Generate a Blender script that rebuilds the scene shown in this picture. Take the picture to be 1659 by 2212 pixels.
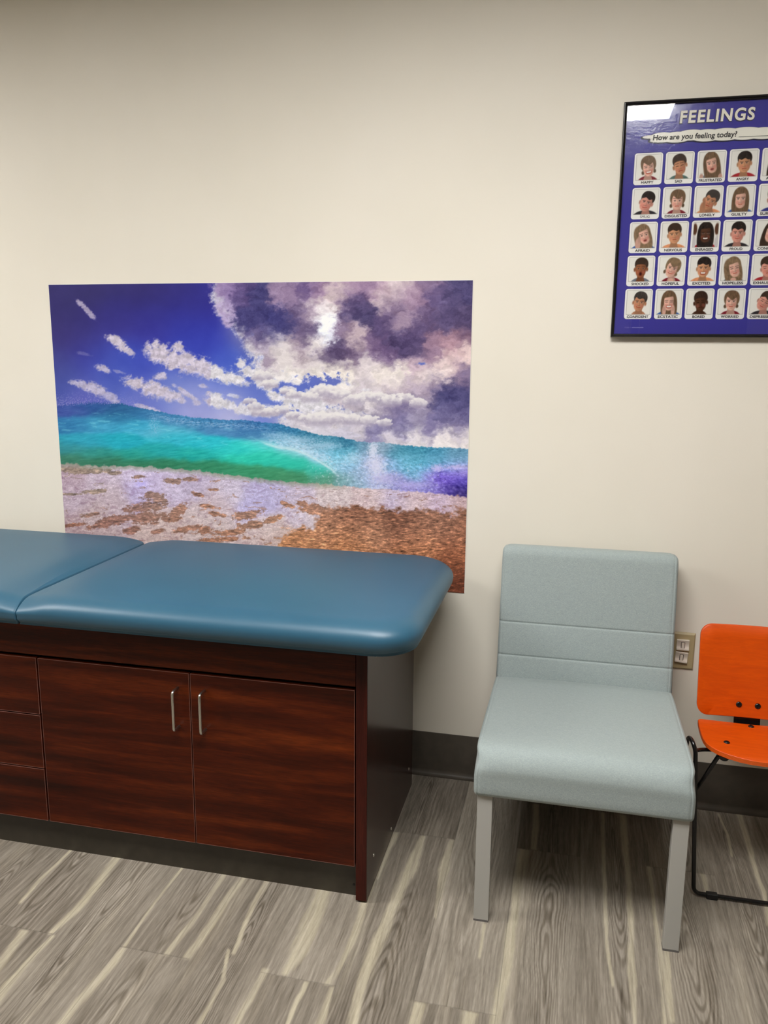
import bpy, bmesh, math, random
import numpy as np
from mathutils import Vector, Matrix

# ------------------------------------------------------------------ scene, camera, light
S = bpy.context.scene
C = S.collection
for o in list(bpy.data.objects): bpy.data.objects.remove(o)
PI = math.pi

def make_camera():
    F, yaw, pitch, roll = 1786.15, .2255, .1943, .0081
    cy, sy, cp, sp = math.cos(yaw), math.sin(yaw), math.cos(pitch), math.sin(pitch)
    f = Vector((-sy*cp, cy*cp, -sp)); r = Vector((cy, sy, 0)); u = r.cross(f)
    r2 = math.cos(roll)*r + math.sin(roll)*u; u2 = -math.sin(roll)*r + math.cos(roll)*u
    cam = bpy.data.cameras.new('camera'); o = bpy.data.objects.new('camera', cam); C.objects.link(o)
    m = Matrix((r2, u2, -f)).transposed().to_4x4(); m.translation = Vector((0, -2.4725, 1.37))
    o.matrix_world = m
    cam.sensor_fit = 'VERTICAL'; cam.sensor_height = 36.0; cam.lens = F/2212*36.0
    cam.clip_start = .05; cam.clip_end = 50
    S.camera = o
make_camera()
S.view_settings.view_transform = 'Standard'; S.view_settings.look = 'None'
S.view_settings.gamma = 1; S.view_settings.use_curve_mapping = False
S.view_settings.exposure = 0.0
w = bpy.data.worlds.new('world'); S.world = w; w.use_nodes = True
w.node_tree.nodes['Background'].inputs[0].default_value = (.9, .93, 1, 1)
w.node_tree.nodes['Background'].inputs[1].default_value = .05
LAMP = 26.3          # radiance of the ceiling light diffusers
LAMP_COL = (1.0, .99, .965)
CEIL = 2.46

# ------------------------------------------------------------------ helpers
def lin(c):
    c = np.asarray(c, float)/255.0
    return np.where(c <= .04045, c/12.92, ((c+.055)/1.055)**2.4)
def col(r, g, b): return tuple(float(v) for v in lin((r, g, b))) + (1.0,)

def mat(name, rgb=(128,128,128), rough=.5, metal=0., spec=.5, coat=0., coat_rough=.1, build=None):
    m = bpy.data.materials.new(name); m.use_nodes = True
    nt = m.node_tree; b = nt.nodes['Principled BSDF']
    b.inputs['Base Color'].default_value = col(*rgb); b.inputs['Roughness'].default_value = rough
    b.inputs['Metallic'].default_value = metal; b.inputs['Specular IOR Level'].default_value = spec
    b.inputs['Coat Weight'].default_value = coat; b.inputs['Coat Roughness'].default_value = coat_rough
    if build: build(nt, b)
    return m
def N(nt, t, **kw):
    n = nt.nodes.new(t)
    for k, v in kw.items():
        if k in n.inputs: n.inputs[k].default_value = v
        else: setattr(n, k, v)
    return n
def coords(nt, scale=(1,1,1), rot=(0,0,0)):
    t = nt.nodes.new('ShaderNodeTexCoord'); mp = nt.nodes.new('ShaderNodeMapping')
    mp.inputs['Scale'].default_value = scale; mp.inputs['Rotation'].default_value = rot
    nt.links.new(t.outputs['Object'], mp.inputs['Vector']); return mp.outputs['Vector']
def noise(nt, vec, scale, detail=3, rough=.5, dist=0.):
    n = nt.nodes.new('ShaderNodeTexNoise'); n.inputs['Scale'].default_value = scale
    n.inputs['Detail'].default_value = detail; n.inputs['Roughness'].default_value = rough
    n.inputs['Distortion'].default_value = dist
    nt.links.new(vec, n.inputs['Vector']); return n.outputs['Fac']
def ramp(nt, fac, stops):
    r = nt.nodes.new('ShaderNodeValToRGB'); e = r.color_ramp.elements
    while len(e) < len(stops): e.new(.5)
    for k, (p, c) in enumerate(stops):
        e[k].position = p; e[k].color = col(*c)
    nt.links.new(fac, r.inputs['Fac']); return r.outputs['Color']
def bump(nt, b, h, strength=.2, dist=.001):
    n = nt.nodes.new('ShaderNodeBump'); n.inputs['Strength'].default_value = strength
    n.inputs['Distance'].default_value = dist
    nt.links.new(h, n.inputs['Height']); nt.links.new(n.outputs['Normal'], b.inputs['Normal'])
def mixc(nt, fac, a, b2, mode='MULTIPLY'):
    n = nt.nodes.new('ShaderNodeMix'); n.data_type = 'RGBA'; n.blend_type = mode
    for s, v in ((n.inputs[0], fac), (n.inputs[6], a), (n.inputs[7], b2)):
        if isinstance(v, (float, int)): s.default_value = v
        elif isinstance(v, tuple): s.default_value = v
        else: nt.links.new(v, s)
    return n.outputs[2]

def obj(name, bm, m, parent=None, smooth=False, bevel=0., seg=2, angle=30):
    me = bpy.data.meshes.new(name); bmesh.ops.recalc_face_normals(bm, faces=bm.faces); bm.to_mesh(me); bm.free()
    o = bpy.data.objects.new(name, me); C.objects.link(o)
    if m: me.materials.append(m)
    if parent: o.parent = parent
    if bevel:
        md = o.modifiers.new('bevel', 'BEVEL'); md.width = bevel; md.segments = seg
        md.limit_method = 'ANGLE'; md.angle_limit = math.radians(angle)
        smooth = True
    if smooth:
        for p in me.polygons: p.use_smooth = True
        if smooth != 'all': me.set_sharp_from_angle(angle=math.radians(45)) if not bevel else None
        if bevel: o.modifiers.new('wn', 'WEIGHTED_NORMAL')
    return o
def bx(x0, x1, y0, y1, z0, z1, bm=None):
    bm = bm or bmesh.new()
    v = [bm.verts.new(p) for p in ((x0,y0,z0),(x1,y0,z0),(x1,y1,z0),(x0,y1,z0),(x0,y0,z1),(x1,y0,z1),(x1,y1,z1),(x0,y1,z1))]
    for f in ((0,3,2,1),(4,5,6,7),(0,1,5,4),(1,2,6,5),(2,3,7,6),(3,0,4,7)): bm.faces.new([v[i] for i in f])
    return bm
def loft(rings, bm=None, cap=True):
    bm = bm or bmesh.new()
    R = [[bm.verts.new(p) for p in r] for r in rings]
    n = len(R[0])
    for a, b in zip(R, R[1:]):
        for i in range(n): bm.faces.new((a[i], a[(i+1) % n], b[(i+1) % n], b[i]))
    if cap:
        bm.faces.new(R[0][::-1]); bm.faces.new(R[-1])
    return bm
def smooth_path(pts, rad, n=6):
    out = [Vector(pts[0])]
    for i in range(1, len(pts)-1):
        p, a, b = Vector(pts[i]), Vector(pts[i-1]), Vector(pts[i+1])
        r = rad[i] if isinstance(rad, (list, tuple)) else rad
        da, db = (a-p), (b-p); r1 = min(r, da.length*.49, db.length*.49)
        s, e = p+da.normalized()*r1, p+db.normalized()*r1
        for k in range(n+1):
            t = k/n; out.append((1-t)**2*s+2*t*(1-t)*p+t*t*e)
    out.append(Vector(pts[-1])); return out
def tube(pts, r, bm=None, n=12):
    bm = bm or bmesh.new()
    pts = [Vector(p) for p in pts]; rings = []
    t = (pts[1]-pts[0]).normalized(); up = Vector((0,0,1)) if abs(t.z) < .9 else Vector((1,0,0))
    nrm = t.cross(up).normalized()
    for i, p in enumerate(pts):
        a = pts[max(i-1,0)]; b = pts[min(i+1,len(pts)-1)]; t = (b-a).normalized()
        nrm = (nrm - t*nrm.dot(t)).normalized(); bn = t.cross(nrm)
        rings.append([p+(nrm*math.cos(2*PI*k/n)+bn*math.sin(2*PI*k/n))*r for k in range(n)])
    return loft(rings, bm)
def lathe(profile, axis_o, axis, bm=None, n=20):
    bm = bm or bmesh.new(); axis = Vector(axis).normalized(); o = Vector(axis_o)
    a = axis.orthogonal().normalized(); b = axis.cross(a)
    rings = [[o+axis*h+(a*math.cos(2*PI*k/n)+b*math.sin(2*PI*k/n))*max(r,1e-5) for k in range(n)] for r, h in profile]
    return loft(rings, bm)
def thing(name, label, cat, loc=(0,0,0), group=None):
    o = bpy.data.objects.new(name, None); C.objects.link(o); o.location = loc
    o.empty_display_size = .1; o['label'] = label; o['category'] = cat
    if group: o['group'] = group
    return o
def fix(parent):
    # the parts are built in room coordinates: hang them on the thing's base point without moving them
    def rec(o):
        for ch in o.children:
            if ch.parent == parent: ch.location = -parent.location
    rec(parent)
def struct(name, bm, m, **k):
    o = obj(name, bm, m, **k); o['kind'] = 'structure'; return o

# numpy noise -----------------------------------------------------------------
def vnoise(x, y, seed=0):
    xi = np.floor(x).astype(np.int64); yi = np.floor(y).astype(np.int64); fx = x-xi; fy = y-yi
    def h(a, b, k):
        n = (a*374761393 + b*668265263 + (seed*131+k)*974634777) & 0xFFFFFFFF
        n = ((n ^ (n >> 13))*1274126177) & 0xFFFFFFFF
        n = n ^ (n >> 16); return (n & 0xFFFFFF)/float(0xFFFFFF)*2-1
    def g(a, b, dx, dy): return h(a, b, 1)*dx + h(a, b, 2)*dy
    u = fx*fx*fx*(fx*(fx*6-15)+10); v = fy*fy*fy*(fy*(fy*6-15)+10)
    n0 = g(xi, yi, fx, fy)*(1-u)+g(xi+1, yi, fx-1, fy)*u
    n1 = g(xi, yi+1, fx, fy-1)*(1-u)+g(xi+1, yi+1, fx-1, fy-1)*u
    return (n0*(1-v)+n1*v)*1.5
def fbm(x, y, oct=4, seed=0, gain=.5, lac=2.03):
    s = 0; a = 1.; x, y = x*.866-y*.5, x*.5+y*.866
    for k in range(oct):
        s = s+a*vnoise(x, y, seed+k*17); x, y = (x*.8-y*.6)*lac+3.1, (x*.6+y*.8)*lac-1.7; a *= gain
    return s
def ss(a, b, x):
    t = np.clip((x-a)/(b-a), 0, 1); return t*t*(3-2*t)
def grid_mesh(name, P, rgb, m, parent=None):
    # P: (ny,nx,3) positions, rgb: (ny,nx,3) linear colours of the print
    ny, nx = P.shape[:2]
    me = bpy.data.meshes.new(name)
    me.vertices.add(nx*ny); me.vertices.foreach_set('co', P.reshape(-1).astype(np.float32))
    i = np.arange((ny-1)*(nx-1)); r, c = i//(nx-1), i % (nx-1); a = r*nx+c
    quads = np.stack([a, a+1, a+nx+1, a+nx], 1).astype(np.int32)
    nf = len(quads); me.loops.add(nf*4); me.loops.foreach_set('vertex_index', quads.reshape(-1))
    me.polygons.add(nf); me.polygons.foreach_set('loop_start', np.arange(0, nf*4, 4, dtype=np.int32))
    me.update(calc_edges=True)
    at = me.color_attributes.new('Col', 'FLOAT_COLOR', 'POINT')
    d = np.ones((nx*ny, 4), np.float32); d[:, :3] = np.clip(rgb.reshape(-1, 3), 0, 1); at.data.foreach_set('color', d.reshape(-1))
    me.materials.append(m)
    o = bpy.data.objects.new(name, me); C.objects.link(o)
    if parent: o.parent = parent
    return o
def attr(nt):
    a = nt.nodes.new('ShaderNodeVertexColor'); a.layer_name = 'Col'; return a.outputs['Color']

# ------------------------------------------------------------------ room shell
def b_wall(nt, b):
    v = coords(nt); f = noise(nt, v, 2.2, 3)
    nt.links.new(ramp(nt, f, [(.3, (226,219,205)), (.7, (231,224,211))]), b.inputs['Base Color'])
    bump(nt, b, noise(nt, v, 260, 3, .6), .12, .0006)
M_wall = mat('painted_wall', (228,220,203), .55, spec=.35, build=b_wall)
M_ceil = mat('ceiling_tile', (212,208,198), .8, build=lambda nt, b: bump(nt, b, noise(nt, coords(nt), 300, 2), .3, .001))
def b_base(nt, b):
    v = coords(nt); nt.links.new(ramp(nt, noise(nt, v, 30, 4), [(.3, (67,61,54)), (.7, (76,69,61))]), b.inputs['Base Color'])
    bump(nt, b, noise(nt, v, 700, 2), .15, .0004)
M_base = mat('vinyl_baseboard', (64,58,52), .38, build=b_base)
XL, XR, YB = -4.2, 3.2, -6.4
struct('wall_back', bx(XL-.1, XR+.1, 0, .1, -.02, CEIL), M_wall)
struct('wall_left', bx(XL-.1, XL, YB, 0, -.02, CEIL), M_wall)
struct('wall_right', bx(XR, XR+.1, YB, 0, -.02, CEIL), M_wall)
struct('wall_front', bx(XL-.1, XR+.1, YB-.1, YB, -.02, CEIL), M_wall)
# ceiling with openings for the recessed lights
TROF = [(-.86, .384, -2.005, -1.28), (-3.5, -2.28, -2.005, -1.28)]
def ceiling():
    bm = bmesh.new()
    xs = sorted({XL-.1, XR+.1, *[t[0] for t in TROF], *[t[1] for t in TROF]}); ys = sorted({YB-.1, .1, *[t[2] for t in TROF], *[t[3] for t in TROF]})
    for i in range(len(xs)-1):
        for j in range(len(ys)-1):
            if any(xs[i] >= t[0]-1e-6 and xs[i+1] <= t[1]+1e-6 and ys[j] >= t[2]-1e-6 and ys[j+1] <= t[3]+1e-6 for t in TROF): continue
            bx(xs[i], xs[i+1], ys[j], ys[j+1], CEIL, CEIL+.06, bm)
    bmesh.ops.remove_doubles(bm, verts=bm.verts, dist=1e-5)
    struct('ceiling', bm, M_ceil)
ceiling()
def baseboard(name, x0, x1, flip=None):
    # vinyl cove base: tall flat face and a small toe at the floor
    prof = [(0,.0),(-.013,.0),(-.013,.004),(-.009,.010),(-.0045,.016),(-.0035,.022),(-.003,.147),(-.0015,.150),(0,.150)]
    if flip is None: rings = [[(x, y, z) for y, z in prof] for x in (x0, x1)]
    else: rings = [[(flip[0]+flip[1]*y, x, z) for y, z in prof] for x in (x0, x1)]
    return struct(name, loft(rings), M_base, smooth=True)
baseboard('baseboard_back', XL, XR)
baseboard('baseboard_left', YB, -.013, (XL, -1)); baseboard('baseboard_right', YB, -.013, (XR, 1))
M_door = mat('door_wood', (84,52,32), .35, build=lambda nt, b: nt.links.new(ramp(nt, noise(nt, coords(nt, (14,14,1)), 3, 4), [(.3,(70,42,26)),(.7,(98,62,38))]), b.inputs['Base Color']))
M_steel = mat('brushed_steel', (200,198,190), .28, 1.0)
d = struct('door_1', bx(.58, 1.5, YB+.005, YB+.045, .005, 2.1), M_door, bevel=.002)
h = obj('door_handle', lathe([(.0,.0),(.026,.0),(.026,.008),(.010,.012),(.010,.045),(.024,.05),(.028,.062),(.02,.075),(0,.078)], (.66, YB+.045, 1.0), (0,1,0)), M_steel, d, smooth=True)
struct('trim_1', bx(.50, .575, YB+.0005, YB+.03, 0, 2.18, bx(1.505, 1.58, YB+.0005, YB+.03, 0, 2.18, bx(.575, 1.505, YB+.0005, YB+.03, 2.105, 2.18))), M_base)

M_lamp = bpy.data.materials.new('light_diffuser'); M_lamp.use_nodes = True
nt = M_lamp.node_tree; nt.nodes.clear(); e = nt.nodes.new('ShaderNodeEmission'); ou = nt.nodes.new('ShaderNodeOutputMaterial')
e.inputs[0].default_value = LAMP_COL + (1,); e.inputs[1].default_value = LAMP; nt.links.new(e.outputs[0], ou.inputs[0])
M_white = mat('white_enamel', (238,238,236), .4)
for k, (x0, x1, y0, y1) in enumerate(TROF):
    t = thing('ceiling_light', [['recessed ceiling light panel above the grey chair', 'recessed ceiling light panel beyond the left end of the exam table'][k], 'recessed ceiling light panel behind the camera near the door'][k], 'ceiling light', ((x0+x1)/2, (y0+y1)/2, CEIL))
    fr = bmesh.new()
    for a in ((x0+.001, x0+.02, y0+.001, y1-.001), (x1-.02, x1-.001, y0+.001, y1-.001), (x0+.02, x1-.02, y0+.001, y0+.02), (x0+.02, x1-.02, y1-.02, y1-.001)):
        bx(*a, CEIL-.004, CEIL+.05, fr)
    bx(x0+.001, x1-.001, y0+.001, y1-.001, CEIL+.05, CEIL+.06, fr)
    obj('frame', fr, M_white, t)
    obj('diffuser', bx(x0+.02, x1-.02, y0+.02, y1-.02, CEIL+.0, CEIL+.006), M_lamp, t)
    fix(t)

# ------------------------------------------------------------------ floor: vinyl planks running to the wall
STREAKS = """
-.369,-.355,-.350;-.386,-.351,-.509;-.393,-.365,-.594;-.394,-.369,-.712;-.403,-.374,-.792;-.406,-.375,-.857;-.403,-.381,-.938;-.395,-.372,-1.048;-.39,-.37,-1.3
-.453,-.435,-.351;-.451,-.440,-.492;-.449,-.441,-.573
-.286,-.275,-.349;-.294,-.267,-.488;-.287,-.272,-.570;-.275,-.271,-.686
-.091,-.062,-.348;-.098,-.070,-.497;-.094,-.074,-.612;-.100,-.076,-.737;-.100,-.077,-.841;-.109,-.088,-.954;-.110,-.089,-.980;-.11,-.09,-1.2
-.066,-.049,-.1;-.057,-.042,-.341
.137,.147,-.1;.132,.141,-.443;.133,.140,-.662;.141,.145,-.815
.191,.211,-.1;.192,.204,-.428;.188,.201,-.648;.178,.195,-.775;.185,.189,-.955
.249,.260,-.346;.253,.260,-.564;.250,.263,-.697;.244,.260,-.890;.245,.258,-1.1
.268,.280,-.6;.255,.266,-.888
.480,.485,-.022;.489,.494,-.142;.484,.489,-.244
.536,.552,-.007;.533,.549,-.170;.533,.543,-.303;.531,.540,-.408;.519,.533,-.523
.388,.403,-.346;.390,.397,-.428
-.156,-.148,-.679;-.154,-.150,-.796
-.171,-.137,-.960;-.171,-.142,-1.05
-.275,-.251,-.960;-.270,-.246,-1.1
-.964,-.952,-.959;-.968,-.949,-1.022;-.973,-.954,-1.077;-.977,-.958,-1.130;-.977,-.957,-1.25
-.967,-.962,-.5;-.969,-.963,-.785;-.966,-.960,-.902;-.965,-.958,-.955
-.853,-.841,-.5;-.849,-.838,-.808;-.859,-.845,-.955
-.797,-.781,-.5;-.806,-.790,-.797;-.810,-.792,-.955
-.592,-.552,-.60;-.582,-.537,-.867;-.574,-.559,-.950
-.737,-.724,-.5;-.727,-.716,-.791;-.709,-.701,-.917
-.466,-.449,-.55;-.456,-.440,-.824;-.461,-.451,-.901;-.471,-.455,-.956
-.518,-.508,-.960;-.520,-.511,-1.020;-.519,-.510,-1.15
-.458,-.449,-.961;-.460,-.438,-1.1
-1.175,-1.151,-.6;-1.152,-1.131,-.862;-1.159,-1.147,-.956
-1.147,-1.137,-.961;-1.151,-1.137,-1.029;-1.153,-1.125,-1.2
-1.231,-1.210,-.961;-1.207,-1.177,-1.15
-1.306,-1.300,-.5;-1.306,-1.297,-.783;-1.299,-1.290,-.876
-.725,-.720,-.906;-.698,-.690,-.998;-.695,-.688,-1.2
-.620,-.606,-.944;-.622,-.608,-1.019;-.627,-.613,-1.2
"""
PW, PX0 = .1745, -.447
def floor_color(X, Y):
    k = np.floor((X-PX0)/PW).astype(int)
    even = (k % 2 == 0)                       # alternate rows of planks are staggered by half a plank
    off = np.where(even, -.345, -.957)
    row = np.floor((Y-off)/1.22).astype(int)
    h = (np.abs(np.sin(k*12.9898+row*78.233)*43758.5453)) % 1.0
    h2 = (np.abs(np.sin(k*39.346+row*11.135)*24634.6345)) % 1.0
    lx = (X-PX0)-k*PW; ly = (Y-off)-row*1.22
    ox, oy = h*37.0, h2*53.0
    warp = fbm(X*9+ox, Y*2.2+oy, 3, 5)
    # grain: fine lines + cathedral rings
    g1 = fbm(X*120+ox*9+warp*1.4, Y*4.0+oy, 4, 11, .65)
    g2 = fbm(X*330+ox*5, Y*12+oy, 3, 23, .7)
    xc = PW*(.3+.4*h2); yc = .1+1.0*h
    dd = np.sqrt(((lx-xc)*9.5)**2*(1+.5*np.sin(ly*5+h*9)) + ((ly-yc)*.55)**2 + .004) + .075*fbm(X*7+ox, Y*3+oy, 3, 31)
    ring = np.sin(dd*150)
    ringm = ss(.60, .1, dd)*ss(.0, .10, dd)
    base = np.array([136, 127, 115.])
    tone = (h-.5)*26+2
    v = base + (tone + warp*11 + g1*24 + g2*11)[..., None]*np.array([1, .98, .94])
    v = v - (ringm*np.clip(ring, -.3, 1)*30)[..., None]
    v = v + ((ss(.2, .7, fbm(X*16+ox, Y*1.3+oy, 2, 77)))*16)[..., None]*np.array([1, .95, .82])
    # thin dark pores
    pore = ss(.45, .95, fbm(X*240+ox, Y*9+oy, 2, 41))
    v = v - (pore*30+ss(.35, .9, fbm(X*26+ox*2, Y*1.6+oy, 3, 43))*16)[..., None]
    # pale sapwood streaks
    m = np.zeros_like(X)
    wob = fbm(X*0+Y*7, Y*3+X*4, 3, 61)*.0035
    for ln in STREAKS.strip().split('\n'):
        p = sorted([tuple(map(float, q.split(','))) for q in ln.split(';')], key=lambda q: q[2])
        ys = [q[2] for q in p]; a = np.interp(Y, ys, [q[0] for q in p])-.0012; b = np.interp(Y, ys, [q[1] for q in p])+.0012
        mid, hw = (a+b)/2+wob, (b-a)/2
        mm = ss(1.35, .55, np.abs(X-mid)/hw+g2*.35+g1*.25)*ss(ys[0]-.01, ys[0]+.004, Y)*ss(ys[-1]+.006, ys[-1]-.004, Y)
        seg = (np.abs(k*PW+PX0+PW/2-mid) < PW/2+.012)
        m = np.maximum(m, mm*seg)
    # the floor away from the measured streaks gets random ones
    far = (X < -1.32) | (X > .56) | (Y < -1.25)
    rs = ss(.55, .75, fbm(X*22+ox*3, Y*.7+oy, 2, 91))
    m = np.where(far, rs, np.maximum(m, rs*.22))
    sap = np.array([188, 178, 156.]) + (g1*16+g2*9+warp*8)[..., None]
    m = m*np.clip(.92+.5*fbm(X*60, Y*3, 3, 88), .35, 1)
    v = v*(1-m[..., None])+sap*m[..., None]
    # joints
    j = ss(.0012, .0002, np.minimum(lx, PW-lx))*.30 + ss(.0022, .0006, np.minimum(ly, 1.22-ly))*.20
    v = v*(1-np.clip(j, 0, .6)[..., None]*.55)
    return lin(np.clip(v, 20, 245))
def b_floor(nt, b):
    v = coords(nt, (1, .05, 1)); f = noise(nt, v, 900, 3, .7)
    c = mixc(nt, .55, attr(nt), ramp(nt, f, [(.25, (190,190,190)), (.75, (255,255,255))]))
    nt.links.new(c, b.inputs['Base Color'])
    bump(nt, b, f, .12, .0002)
M_floor = mat('vinyl_plank', (140,130,118), .42, spec=.4, build=b_floor)
def make_floor():
    xs = np.concatenate([np.arange(XL-.05, -1.62, .012), np.arange(-1.62, .72, .0019), np.arange(.72, XR+.07, .012)])
    ys = np.concatenate([np.arange(YB-.05, -1.3, .03), np.arange(-1.3, .03, .0026)])
    X, Y = np.meshgrid(xs, ys)
    o = grid_mesh('floor', np.stack([X, Y, X*0], -1), floor_color(X, Y), M_floor)
    o['kind'] = 'structure'
make_floor()

# ------------------------------------------------------------------ ocean poster on the wall
PX = (-1.6952, -.3084, .6271, 1.5678)
def homog(src, dst):
    A = []
    for (x, y), (u, v) in zip(src, dst):
        A.append([x, y, 1, 0, 0, 0, -u*x, -u*y, u]); A.append([0, 0, 0, x, y, 1, -v*x, -v*y, v])
    A = np.array(A, float); h = np.linalg.solve(A[:, :8], A[:, 8]); return np.append(h, 1).reshape(3, 3)
def rbf(X, Y, pts, sig, asp=1.):
    # smooth blend of listed colours over the artwork
    P = np.array(pts, float); num = np.zeros(X.shape+(P.shape[1]-2,)); den = np.zeros(X.shape)
    for p in P:
        d2 = (((X-p[0])/asp)**2+(Y-p[1])**2)/(sig*sig)
        wgt = np.exp(-d2)+.002/(1+d2)**2
        num += wgt[..., None]*p[2:]; den += wgt
    return num/den[..., None]
SKY = [(110,620,50,38,112),(200,625,50,38,112),(300,620,50,38,118),(380,630,52,42,130),(430,640,54,50,150),(110,700,50,40,112),(170,720,50,42,120),(110,790,55,55,130),(250,690,50,44,138),(330,700,50,48,150),(400,700,48,54,165),(440,740,46,56,172),(130,830,66,84,165),(200,770,52,58,158),(250,790,58,78,182),(300,790,56,72,180),(400,760,46,62,175),(480,790,66,92,195),(300,860,110,120,200),(240,830,80,98,185),(380,840,110,128,205),(420,872,165,165,215),(500,895,190,188,225),(460,850,120,136,212),(640,835,86,104,190),(600,845,98,116,200),(560,875,112,130,208),(700,822,96,110,190),(740,830,100,112,185),(180,868,96,98,185),(540,710,110,110,170),(560,830,80,98,185)]
CLOUD = [(490,628,140,120,165),(470,618,160,140,180),(480,660,175,160,195),(520,640,92,78,125),(560,650,70,66,115),(540,680,72,68,118),(600,690,66,64,118),(580,720,80,76,125),(620,700,74,70,118),(640,680,110,95,130),(625,630,145,125,155),(610,640,150,130,160),(660,618,110,92,135),(730,635,200,182,188),(720,645,205,190,190),(690,625,150,125,155),(702,688,250,252,252),(708,698,250,252,255),(695,672,220,210,215),(705,722,225,228,240),(682,745,235,228,225),(670,680,165,148,168),(740,650,125,105,138),(762,664,82,72,110),(790,680,76,68,106),(780,650,95,80,118),(840,655,118,95,130),(800,622,150,125,155),(770,615,165,140,165),(865,612,205,190,195),(835,652,222,210,205),(820,630,185,162,175),(885,628,170,148,168),(900,642,150,125,150),(925,612,130,110,140),(945,640,105,90,130),(1005,620,78,70,112),(970,640,86,76,115),(1005,690,82,70,106),(960,690,90,78,115),(920,680,105,88,122),(880,690,158,138,160),(865,690,170,150,168),(850,680,98,82,118),(905,710,92,78,115),(820,700,92,78,116),(860,740,84,72,108),(900,755,82,70,106),(880,735,84,70,108),(835,770,108,88,125),(800,740,110,90,125),(760,720,190,172,180),(775,735,195,178,182),(740,712,118,98,130),(745,750,88,74,108),(725,765,88,74,108),(700,772,105,90,122),(760,770,110,92,122),(668,715,90,78,115),(655,722,120,104,135),(640,750,165,150,165),(600,752,205,196,200),(620,768,225,218,215),(590,740,200,192,200),(565,745,150,135,160),(560,730,96,86,130),(610,780,205,196,200),(570,785,150,135,158),(655,782,150,132,150),(670,790,228,222,218),(700,798,225,218,212),(740,796,222,214,208),(790,790,212,202,205),(830,800,225,216,212),(860,812,228,220,214),(900,790,190,168,182),(930,770,150,125,148),(940,740,150,122,142),(980,745,175,142,155),(970,780,210,188,190),(1005,762,222,200,198),(1005,730,120,95,118),(960,800,225,212,208),(920,812,218,206,205),(1000,810,120,106,138),(985,800,185,160,172),(980,845,74,70,112),(950,860,70,68,112),(1000,860,84,80,122),(940,830,150,135,160),(920,850,170,155,172),(1000,900,104,98,138),(960,890,112,106,145),(905,870,150,140,165),(880,835,180,165,180),(850,850,185,172,185),(860,875,120,110,145),(830,880,155,145,165),(850,830,215,205,205),(800,865,215,208,210),(700,850,228,222,220),(660,865,222,216,216),(690,840,222,218,220),(740,850,228,222,220),(700,870,170,158,175),(720,872,175,162,178),(760,872,190,180,190),(790,850,200,190,198),(650,880,190,182,195),(620,890,200,194,205),(600,885,225,220,222),(590,900,180,172,190),(690,898,225,218,218),(730,905,210,202,205),(770,895,150,140,160),(780,915,205,198,205),(850,905,130,122,158),(900,905,150,142,168),(810,925,132,126,162),(870,925,124,118,156),(930,925,126,118,156),(990,925,130,122,155),(960,946,228,220,220),(900,945,215,208,212),(850,948,205,198,208),(1005,945,222,214,214),(700,925,205,200,212),(740,935,195,190,206),(550,760,215,210,215),(600,820,225,220,220),(570,830,222,218,220),(640,800,228,222,218),(620,840,220,216,220),(545,800,222,218,220),(530,780,220,214,220),(510,800,205,198,212),(560,880,215,210,216),(530,890,215,210,216),(600,870,222,218,222)]
PUFFS = [(187,671,30,6,48,.75),(173,657,10,6,40,.75),(248,735,24,10,20,1),(262,748,24,11,38,1),(278,760,16,8,40,.9),(345,765,36,24,20,1),(385,778,44,26,18,1),(430,792,46,22,24,1),(470,808,42,16,24,1),(336,745,12,12,0,1),(386,748,11,12,0,1),(510,820,30,12,15,1),(223,797,20,8,18,.85),(256,804,16,4,15,.45),(174,830,26,9,8,.8),(205,842,36,13,20,.85),(238,858,24,10,30,.75),(292,828,28,14,14,1),(332,842,38,18,14,1),(368,855,28,13,10,.95),(390,866,12,6,10,.8),(402,850,32,6,32,.8),(345,815,14,8,0,.9),(438,835,11,6,10,.7),(470,868,30,15,12,1),(500,878,24,10,10,.9),(462,855,18,8,10,.9),(505,856,16,5,10,.7),(425,870,9,7,0,.7),(532,885,40,13,8,.95),(322,884,34,6,18,.8),(180,765,18,4,10,.25),(352,812,10,8,0,.9),
 (474,640,20,28,0,.9),(485,668,26,20,30,1),(505,690,18,20,20,1),(520,712,14,20,0,.9),(545,745,22,16,0,1),(520,786,12,14,0,1),(545,806,34,14,14,1),(575,826,28,20,30,1),(598,858,26,12,20,1),(620,842,20,8,0,.9),(640,862,34,14,0,1),(570,888,44,14,0,.95),(600,778,60,46,0,1),(640,800,28,22,0,1),
 (700,852,42,18,0,1),(735,850,30,16,0,1),(790,855,70,24,0,1),(670,875,60,16,0,1),(720,910,110,34,4,1)]
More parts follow.
